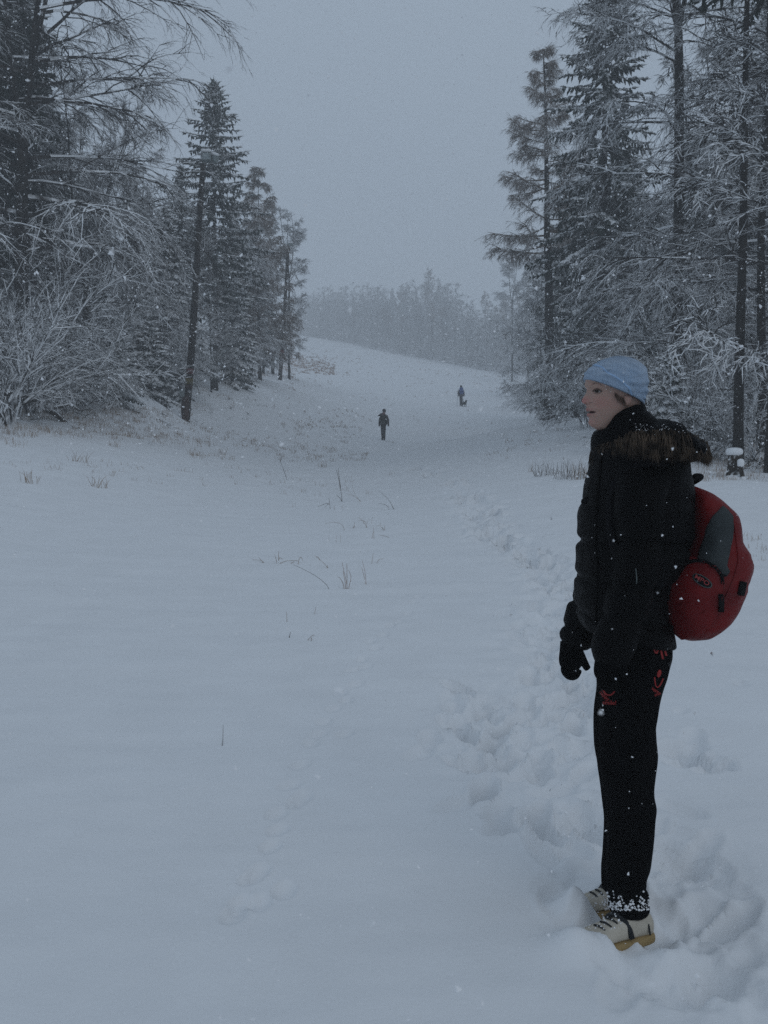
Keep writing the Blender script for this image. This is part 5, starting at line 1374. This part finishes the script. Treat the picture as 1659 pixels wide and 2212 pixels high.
def lamp_pole(base_px, top_px, d, r0, r1, label, near):
    g = on_ground(base_px, d); t = P(*top_px, d) - g
    e = empty('lamp_pole', g, 0, label, 'lamp pole', 'lamp poles along the left wood edge')
    n = 16; f = np.linspace(0, 1, n)
    pts = [(t.x * a + .03 * math.sin(a * 5), 0.02 * math.sin(a * 7), t.z * a - (.3 if a == 0 else 0)) for a in f]
    solid('pole', tube_np(pts, [r0 + (r1 - r0) * a for a in f], 14, jitter=.06, rg=random.Random(3)), M['pole'], e)
    at = lambda z: (t.x * z / t.z + .03 * math.sin(z / t.z * 5), 0, z)
    rr = lambda z: r0 + (r1 - r0) * z / t.z
    if near:
        solid('pole_foot', tube_np([tuple(np.array(at(z)) + np.array((o, -.02, 0))) for z, o in ((-.25, .02), (.1, .0), (.45, -.05), (.8, -.05), (.95, .0))], [.10, .15, .17, .165, .12], 12, jitter=.08, rg=random.Random(4)), M['pole_foot'], e)
        for z0, z1, m in ((1.78, 1.98, 'band_red'), (1.38, 1.62, 'band_yellow'), (1.24, 1.34, 'pole_foot')):
            solid('painted_band', tube_np([at(z0), at((z0 + z1) / 2), at(z1)], [rr(z0) + .006] * 3, 14), M[m], e)
        bmo('junction_box', rbox(Vector(at(.98)) + Vector((-.20, -.08, .06)), (.20, .14, .28), .02), M['box_grey'], e)
        z = t.z
        for (o, s, ang) in (((.10, -.10, .10), (.36, .22, .36), 8), ((.36, .08, .06), (.24, .28, .30), -38)):
            h = bmo('floodlight', rbox(Vector((t.x, 0, z)) + Vector(o), s, .04, Matrix.Rotation(R(ang), 3, 'Z') @ Matrix.Rotation(R(-12), 3, 'X')), M['lamp_grey'], e)
            bmo('lens', rbox(Vector((t.x, 0, z)) + Vector(o) + Vector((0, -s[1] / 2 - .012, .0)), (s[0] * .78, .03, s[2] * .72), .01, Matrix.Rotation(R(ang), 3, 'Z')), M['lamp_glass'], h)
            cap = rbox(Vector((t.x, 0, z)) + Vector(o) + Vector((0, 0, s[2] / 2 + .045)), (s[0] * 1.08, s[1] * 1.12, .12), .055, Matrix.Rotation(R(ang), 3, 'Z'), 4)
            bmo('snow_cap', cap, M['snow'], h, True)
        solid('bracket', ltube([(t.x, 0, z - .15), (t.x + .16, 0, z - .1), (t.x + .34, .06, z - .06)], [.025, .025, .02], 8, 6), M['pole'], e)
    else:
        z = t.z
        h = bmo('floodlight', rbox(Vector((t.x + .12, -.05, z + .04)), (.34, .26, .18), .04), M['lamp_grey'], e)
        bmo('snow_cap', rbox(Vector((t.x + .12, -.05, z + .17)), (.36, .28, .12), .055, None, 4), M['snow'], h, True)
        for z0, z1, m in ((1.9, 2.1, 'band_red'), (.6, 1.7, 'pole_foot')):
            solid('painted_band', tube_np([at(z0), at((z0 + z1) / 2), at(z1)], [rr(z0) + .006] * 3, 14), M[m], e)
    return e
lamp_pole(402, (441, 347), 40, .150, .100, 'tall tarred lamp pole with two snow-capped floodlights, nearest on the left', True)
lamp_pole(605, (624, 530), 74, .145, .095, 'farther lamp pole with a single floodlight at the end of the left wood', False)

# ------------------------------------------------------------------ stump, broken post, fallen trunk
M['stump'] = mat_snowed('snow_plastered_stump', (0.02, 0.016, 0.013), (0.05, 0.038, 0.028), .12, .45, 9)
def stump(px, d, h, r, label, cat, name, lean=0.0, capr=1.2):
    g = on_ground(px, d); e = empty(name, g, 0, label, cat)
    rg = random.Random(px); n = 7
    solid('stump_wood', tube_np([(lean * z + .03 * rg.gauss(0, 1) * r * 3, 0, z) for z in np.linspace(-.15, h, n)], [r * (1.35 - .35 * min(1, i / 3)) for i in range(n)], 14, jitter=.25, rg=rg), M['stump'], e)
    solid('snow_cap', oval([(lean * h, 0, h - .03, r * capr * .9, r * capr * .9), (lean * h, 0, h + .01, r * capr * 1.08, r * capr * 1.05), (lean * h, 0, h + .06, r * capr, r * capr), (lean * h, 0, h + .085, r * capr * .7, r * capr * .7), (lean * h, 0, h + .095, .01, .01)], 14, 18), M['snow'], e)
    solid('snow_heap', oval([(-.04, -.1, -.12, r * 2.3, r * 2.1), (-.03, -.08, -.02, r * 1.6, r * 1.5), (0, -.03, .04, r * 1.0, r * 1.0), (0, 0, .05, .01, .01)], 12, 16), M['snow'], e)
    return e
stump(1586, 17, .40, .11, 'broken snow-capped stump at the edge of the right wood', 'tree stump', 'tree_stump', .0, 1.15)
stump(1605, 16.8, .24, .035, 'short broken post with a knob of snow, right of the capped stump', 'post', 'broken_post', -.15, 1.5)
a = on_ground(-40, 25); b = on_ground(152, 27.5)
lg = empty('fallen_trunk', a, 0, 'snow-covered fallen trunk with a forked branch at the left edge', 'fallen trunk')
v = b - a
solid('trunk', tube_np([(0, 0, .55), (v.x * .25, v.y * .25, v.z * .25 + .62), (v.x * .55, v.y * .55, v.z * .55 + .52), (v.x * .8, v.y * .8, v.z * .8 + .2), (v.x * 1.02, v.y, v.z - .12)], [.10, .095, .085, .075, .05], 10, jitter=.1, rg=rnd), M['stump'], lg)
solid('branch', tube_np([(v.x * .72, v.y * .7, v.z * .7 + .3), (v.x * .9, v.y * .7 - .1, v.z + .32), (v.x * 1.12, v.y * .8, v.z + .42), (v.x * 1.24, v.y * .9, v.z + .28)], [.05, .06, .05, .02], 9, jitter=.1, rg=rnd), M['stump'], lg)
solid('branch', tube_np([(v.x * .38, 0, .5), (v.x * .34, -.1, .25), (v.x * .30, -.1, -.05)], [.05, .05, .04], 8, jitter=.1, rg=rnd), M['bark_dark'], lg)

# ------------------------------------------------------------------ dry grass, stalks
M['grass'] = mat_plain('dry_grass', (0.24, 0.165, 0.115), (0.36, 0.27, 0.19), 2, 0.9)
M['grass_red'] = mat_plain('rusty_dead_grass', (0.23, 0.135, 0.09), (0.33, 0.21, 0.14), 1.2, 0.9)
M['stalk'] = mat_plain('dead_stalk', (0.04, 0.028, 0.02), (0.10, 0.07, 0.045), 8, 0.9)
gr = random.Random(12)
def blades(tw, g, n, hmin, hmax, rad, w, lean=.6):
    for k in range(n):
        az = gr.random() * 6.28; rr = rad * gr.random() ** .5
        p = Vector((g.x + math.cos(az) * rr, g.y + math.sin(az) * rr, g.z - .02)); h = gr.uniform(hmin, hmax)
        az2 = gr.random() * 6.28; ln = gr.uniform(.05, lean * .7)
        v = Vector((math.cos(az2) * ln, math.sin(az2) * ln, 1)).normalized(); m = p + v * h * .6
        v2 = (v + Vector((math.cos(az2) * ln, math.sin(az2) * ln, -.4 * gr.random()))).normalized()
        tw.seg(p, m, w, w * .8); tw.tip(m, m + v2 * h * .4, w * .8)
def gtuft_zone(n, xr, yr, size, m, tw, cond=None, dens=7):
    k = 0
    xs = np.array([gr.uniform(*xr) for _ in range(n)]); ysr = np.array([gr.uniform(*yr) for _ in range(n)])
    for x, y in zip(xs, ysr):
        g = GH(x, y)
        if g is None: continue
        if cond and not cond(x, y, g): continue
        w = max(.0014, .00013 * g.y)
        blades(tw, g, gr.randint(dens // 2, dens), .05 * size, .17 * size, .12 * size, w)
# quick ground lookup: a table of view rays against the snow surface
_tx = np.linspace(-60, 1720, 60); _ty = np.linspace(725, 2210, 110)
_dist = np.zeros((110, 60))
_ds = np.geomspace(1.2, 320, 300)
for jx, x in enumerate(_tx):
    u_ = (x - CX) / F_PX
    for iy, y in enumerate(_ty):
        pass
    v_ = (CY - _ty) / F_PX; ry_ = math.cos(PITCH) - v_ * math.sin(PITCH); rz_ = math.sin(PITCH) + v_ * math.cos(PITCH)
    T_ = _ds[None] / ry_[:, None]; Zr = CAM_Z + rz_[:, None] * T_; Xr = u_ * T_
    Hh = H0(Xr, np.repeat(_ds[None], len(_ty), 0))
    below = Zr < Hh; idx = np.argmax(below, 1); ok = below.any(1)
    _dist[:, jx] = np.where(ok, _ds[np.clip(idx, 0, 299)], np.nan)
def GH(x, y):
    fx = (x - _tx[0]) / (_tx[1] - _tx[0]); fy = (y - _ty[0]) / (_ty[1] - _ty[0])
    i = int(fy); j = int(fx)
    if not (0 <= i < 109 and 0 <= j < 59): return None
    q = _dist[i:i + 2, j:j + 2]
    if np.isnan(q).any(): return None
    a = fy - i; b = fx - j
    d = (q[0, 0] * (1 - b) + q[0, 1] * b) * (1 - a) + (q[1, 0] * (1 - b) + q[1, 1] * b) * a
    X0 = P(x, 1000, d).x
    return Vector((X0, d, gz_fast(X0, d)))
# height table for scattered grass
def gz_fast(x, y): 
    k = np.searchsorted(ys, y) - 1; k = max(0, min(len(ys) - 2, int(k)))
    f = (y - ys[k]) / (ys[k + 1] - ys[k])
    def row(r): return np.interp(x, X[r], Z[r])
    return float(row(k) * (1 - f) + row(k + 1) * f)
tw = Twigs()
patchy = lambda s, th: (lambda x, y, g: vnoise(np.array([g.x * s]), np.array([g.y * s * .7]), 77)[0] > th)
gtuft_zone(1250, (0, 800), (885, 1000), 1.0, None, tw, patchy(.5, .45))
gtuft_zone(330, (0, 420), (885, 950), 1.15, None, tw, patchy(.6, .35), 9)
gtuft_zone(380, (420, 1150), (800, 960), 1.0, None, tw, patchy(.35, .5))
gtuft_zone(300, (640, 1160), (735, 830), 1.4, None, tw, patchy(.2, .45), 8)
gtuft_zone(60, (1050, 1270), (930, 1010), .9, None, tw, patchy(.6, .5))
gtuft_zone(220, (1500, 1659), (960, 1042), .9, None, tw, None, 9)
gtuft_zone(90, (0, 700), (1000, 1080), .8, None, tw, patchy(.8, .5), 6)
gtuft_zone(30, (500, 850), (1010, 1180), .9, None, tw, patchy(.9, .4), 6)
gtuft_zone(22, (1600, 1659), (1160, 1220), .6, None, tw, None, 6)
g_o = link('dry_grass', tw.mesh('dry_grass', M['grass'])); tag(g_o, 'sparse dry grass poking through the snow of the slope', 'grass', kind='stuff')
tw = Twigs()
gtuft_zone(900, (600, 725), (765, 812), 1.5, None, tw, lambda x, y, g: abs((y - 770) - (x - 640) * .22 - 14) < 24 * gr.random() + 3, 10)
gtuft_zone(260, (540, 640), (795, 850), 1.2, None, tw, patchy(.4, .4), 9)
gtuft_zone(160, (1020, 1170), (795, 850), 1.2, None, tw, patchy(.3, .4), 8)
gtuft_zone(350, (700, 1000), (755, 815), 1.2, None, tw, patchy(.16, .62), 8)
g_o = link('rusty_grass', tw.mesh('rusty_grass', M['grass_red'])); tag(g_o, 'rusty brown dead grass in patches on the upper slope', 'grass', kind='stuff')

def stalk(name, lines, label, w=.003, mat='stalk', cat='dry stalk'):
    """one dead plant whose stems are given as seen; it stands where its foot meets the snow"""
    fx, fy = lines[0][0]; g = ground_hit(fx, fy); g.z = gz(g.x, g.y)
    e = None; tw_ = Twigs()
    for ln in lines:
        pts = [P(x, y, g.y + .04 * i) - P(fx, fy, g.y) for i, (x, y) in enumerate(curve_pts([(float(a), float(b)) for a, b in ln], max(3, len(ln) * 2)))]
        pts[0].z -= .03
        for i in range(len(pts) - 1):
            ww = w * (1 - .5 * i / len(pts)); tw_.seg(pts[i], pts[i + 1], ww, ww * .9)
    o = link(name, tw_.mesh(name, M[mat]), None, g); tag(o, label, cat)
    return o
# positions read off the photograph
C5 = lambda x, y: (545.8 + x * .2193, 909.6 + y * .2193)
def L5(*p): return [C5(*q) for q in p]
stalk('dry_stalk', [L5((882, 805), (862, 640), (848, 520), (842, 475)), L5((862, 650), (826, 490)), L5((880, 790), (830, 745))], 'tallest dark dead stalk standing in mid-slope snow left of centre', .005)
stalk('dry_stalk', [L5((343, 582), (300, 470), (272, 395), (252, 375)), L5((275, 395), (285, 345))], 'leaning forked dead stalk left of the tallest one', .005)
stalk('dry_stalk', [L5((765, 865), (756, 800), (752, 760)), L5((757, 800), (640, 848)), L5((757, 810), (710, 855))], 'small forked stalk just below left of the tallest stalk', .0032)
stalk('grass_tuft', [L5((1080, 808), (1000, 760), (900, 715)), L5((1075, 800), (960, 720), (905, 620)), L5((1060, 795), (990, 700), (972, 520))], 'thin bent grass blades right of the tallest stalk', .0022, 'grass', 'grass tuft')
stalk('grass_tuft', [L5((1390, 885), (1340, 790), (1240, 700)), L5((1350, 882), (1310, 840), (1240, 828)), L5((1400, 888), (1370, 850))], 'dark low tuft right of the centre, level with the stalks', .003, 'stalk', 'grass tuft')
stalk('grass_tuft', [L5((935, 1670), (915, 1560), (880, 1405)), L5((930, 1665), (928, 1420)), L5((920, 1660), (890, 1490)), L5((905, 1650), (868, 1570), (840, 1550)), L5((940, 1660), (970, 1560), (945, 1480))], 'upright rusty grass tuft in the middle of the smooth snow', .0028, 'grass_red', 'grass tuft')
stalk('grass_tuft', [L5((775, 1665), (650, 1550), (500, 1465), (400, 1420))], 'long single blade bowed over to the left', .0022, 'stalk', 'grass tuft')
stalk('grass_tuft', [L5((1120, 1630), (1105, 1500), (1080, 1395)), L5((1115, 1620), (1075, 1460))], 'pair of thin upright blades right of the rusty tuft', .0022, 'grass_red', 'grass tuft')
stalk('grass_tuft', [L5((240, 1420), (230, 1370), (215, 1325)), L5((245, 1425), (330, 1390), (440, 1388), (470, 1400)), L5((447, 1398), (475, 1350), (497, 1398)), L5((255, 1350), (300, 1375)), L5((255, 1360), (256, 1295)), L5((370, 1412), (410, 1398))], 'flattened tangle of brown blades left of the bowed blade', .003, 'grass', 'grass tuft')
stalk('grass_tuft', [L5((120, 1410), (80, 1380), (0, 1372)), L5((110, 1405), (60, 1352)), L5((40, 1415), (0, 1410))], 'flat sparse tuft left of the brown tangle', .0024, 'grass', 'grass tuft')
stalk('grass_tuft', [L5((745, 1465), (700, 1410), (610, 1335)), L5((740, 1455), (735, 1430)), L5((660, 1352), (610, 1345))], 'small tuft between the bowed blade and the rusty tuft', .0024, 'grass', 'grass tuft')
stalk('grass_tuft', [L5((985, 1072), (1005, 1030), (1000, 1005)), L5((985, 1072), (1010, 1045))], 'short upright blades at the left of the loose group of tufts', .0026, 'grass', 'grass tuft')
stalk('grass_tuft', [L5((1130, 1060), (1100, 990), (1035, 990)), L5((1130, 1060), (1090, 1000), (1045, 955))], 'blades bent over to the left below the dark low tuft', .0026, 'grass', 'grass tuft')
stalk('grass_tuft', [L5((905, 1095), (880, 1035), (790, 1010), (710, 1030))], 'single long arched blade left of the loose group of tufts', .0024, 'grass', 'grass tuft')
stalk('grass_tuft', [L5((1300, 1085), (1260, 1040), (1220, 1038)), L5((1300, 1085), (1270, 1050), (1258, 1010)), L5((1300, 1085), (1298, 1030))], 'little fan of blades at the right of the loose group of tufts', .0026, 'grass', 'grass tuft')
stalk('grass_tuft', [L5((1360, 1170), (1300, 1148), (1240, 1140)), L5((1195, 1165), (1190, 1060)), L5((1175, 1158), (1190, 1110))], 'crossed thin blades below the loose tuft', .0024, 'grass', 'grass tuft')
stalk('grass_tuft', [L5((1172, 1405), (1188, 1300)), L5((1215, 1425), (1240, 1365), (1290, 1355)), L5((1250, 1520), (1310, 1460))], 'crooked blades right of the paired upright ones', .0024, 'grass', 'grass tuft')
stalk('grass_tuft', [L5((338, 2020), (333, 1910))], 'single short vertical blade on the smooth lower snow', .002, 'grass', 'grass tuft')
stalk('grass_tuft', [L5((358, 2170), (372, 2105))], 'short dark blade below the single vertical one', .0024, 'stalk', 'grass tuft')
stalk('grass_tuft', [L5((530, 2195), (578, 2145), (610, 2130)), L5((578, 2145), (582, 2200))], 'tiny bent blade right of the short dark one', .002, 'grass', 'grass tuft')
stalk('grass_tuft', [L5((608, 1930), (625, 1850))], 'faint thin blade above the tiny bent one', .0018, 'grass', 'grass tuft')
stalk('dry_stalk', [[(479, 1619), (481.5, 1600), (482, 1569)]], 'fine dark stalk standing alone in the lower left snow', .0016)
stalk('dry_twig', [[(513, 1633), (518, 1631), (522, 1630)]], 'tiny dark twig lying right of the lone fine stalk', .0016, 'stalk', 'twig')
stalk('dry_twig', [[(465, 1582), (463.5, 1578), (464, 1575)]], 'tiny stub left of the lone fine stalk', .0018, 'stalk', 'twig')
stalk('dry_twig', [[(50, 1524), (58, 1527), (68, 1525)]], 'small dark twig on the snow near the left edge', .002, 'stalk', 'twig')
stalk('dry_twig', [[(173, 1877), (174, 1871)]], 'tiny dark speck of a twig in the lower left', .0016, 'stalk', 'twig')
stalk('dry_stalk', [[(1217, 1030), (1217.5, 1010), (1217.6, 988)]], 'straight upright stalk among the tufts left of the jacket', .004)
def tuft(px, py, n, h, rad, w, label, mat='grass'):
    g = ground_hit(px, py); g.z = gz(g.x, g.y); tw_ = Twigs(); g0 = g.copy(); g0.x = g0.y = g0.z = 0
    blades(tw_, Vector((0, 0, 0)), n, h * .4, h, rad, w, .9)
    o = link('grass_tuft', tw_.mesh('grass_tuft', M[mat]), None, g); tag(o, label, 'grass tuft')
tuft(1182, 1027, 34, .34, .22, .0032, 'dark bent grass tuft at the end of the trodden track, left of the woman', 'stalk')
tuft(1240, 1033, 60, .42, .34, .0032, 'dense grey-brown tuft just left of the jacket', 'stalk')
tuft(1262, 1036, 30, .40, .2, .003, 'grass tuft touching the front of the jacket in the view', 'grass')
tuft(1147, 1022, 6, .3, .1, .0028, 'two or three thin blades left of the dark bent tuft', 'grass')
for i, (x, y, lab) in enumerate([(170, 1000, 'leftmost low brown tuft on the bank'), (245, 965, 'low tuft below the left bushes'), (480, 985, 'round tuft below the near lamp pole'), (430, 958, 'tuft right below the near lamp pole'),
        (575, 965, 'brown tuft half way between lamp pole and nearer walker'), (655, 972, 'wispy tuft left of the nearer walker'), (700, 1010, 'small tuft above the forked stalks'), (420, 985, 'upright tuft under the lamp pole, a little left'),
        (615, 925, 'small tuft up the slope left of the nearer walker'), (745, 960, 'low tuft close left of the nearer walker'), (60, 1045, 'thin tuft low by the left edge'), (215, 1055, 'flat wisps under the leftmost tufts')]):
    tuft(x, y, 16, .30, .16, .0034, lab, 'grass')

# snow-dusted clods and dead leaves on the left bank
cl_rg = random.Random(31)
tw = Twigs()
for k in range(110):
    x = cl_rg.uniform(0, 560) if k % 5 else cl_rg.uniform(1540, 1659); y = cl_rg.gauss(893, 18) if x < 1000 else cl_rg.uniform(985, 1040)
    g = GH(x, y)
    if g is None or vnoise(np.array([g.x * .9]), np.array([g.y * .7]), 5)[0] < .42: continue
    for j in range(4):
        p = g + Vector((cl_rg.gauss(0, .12), cl_rg.gauss(0, .12), .02)); v = Vector((cl_rg.gauss(0, 1), cl_rg.gauss(0, 1), .5)).normalized()
        tw.tip(p, p + v * cl_rg.uniform(.08, .3), cl_rg.uniform(.008, .02))
litter = link('brushwood', tw.mesh('brushwood', M['bark_twig'])); tag(litter, 'broken twigs and litter half buried along the wood edges', 'brushwood', kind='stuff')

# ------------------------------------------------------------------ snow in the air
fl = np.random.RandomState(5)
def flakes(n, d0, d1, s0, s1):
    d = (d0 ** 3 + (d1 ** 3 - d0 ** 3) * fl.rand(n)) ** (1 / 3.0)
    x = (fl.rand(n) - .5) * 2 * (d * .42 + .25); z = CAM_Z + (fl.rand(n) - .5) * 2 * (d * .56 + .2)
    s = s0 + (s1 - s0) * fl.rand(n) ** 3
    return np.stack([x, d, z], 1), s
sets = [flakes(50, .28, .8, .0014, .0032), flakes(1900, .8, 3.0, .0010, .0038), flakes(11000, 3.0, 8, .0022, .006), flakes(22000, 8, 26, .0045, .011)]
Cn = np.concatenate([a for a, b in sets]); S = np.concatenate([b for a, b in sets])
hgt = H0(Cn[:, 0], Cn[:, 1]) + .15; keep = Cn[:, 2] > hgt; Cn = Cn[keep]; S = S[keep]; n = len(S)
base = np.array([(1, 0, 0), (-1, 0, 0), (0, 1, 0), (0, -1, 0), (0, 0, 1), (0, 0, -1)], float)
V = Cn[:, None] + base[None] * S[:, None, None] * (.35 + 1.0 * fl.rand(n, 6, 1)) + (fl.rand(n, 6, 3) - .5) * S[:, None, None] * 1.3
fc = np.array([(0, 2, 4), (2, 1, 4), (1, 3, 4), (3, 0, 4), (2, 0, 5), (1, 2, 5), (3, 1, 5), (0, 3, 5)])
T = (np.arange(n)[:, None, None] * 6 + fc[None]).reshape(-1, 3)
fo = link('falling_snow', mesh_np('falling_snow', V.reshape(-1, 3), None, T, [M['flake']])); tag(fo, 'snowflakes falling through the air everywhere', 'snowflakes', kind='stuff')
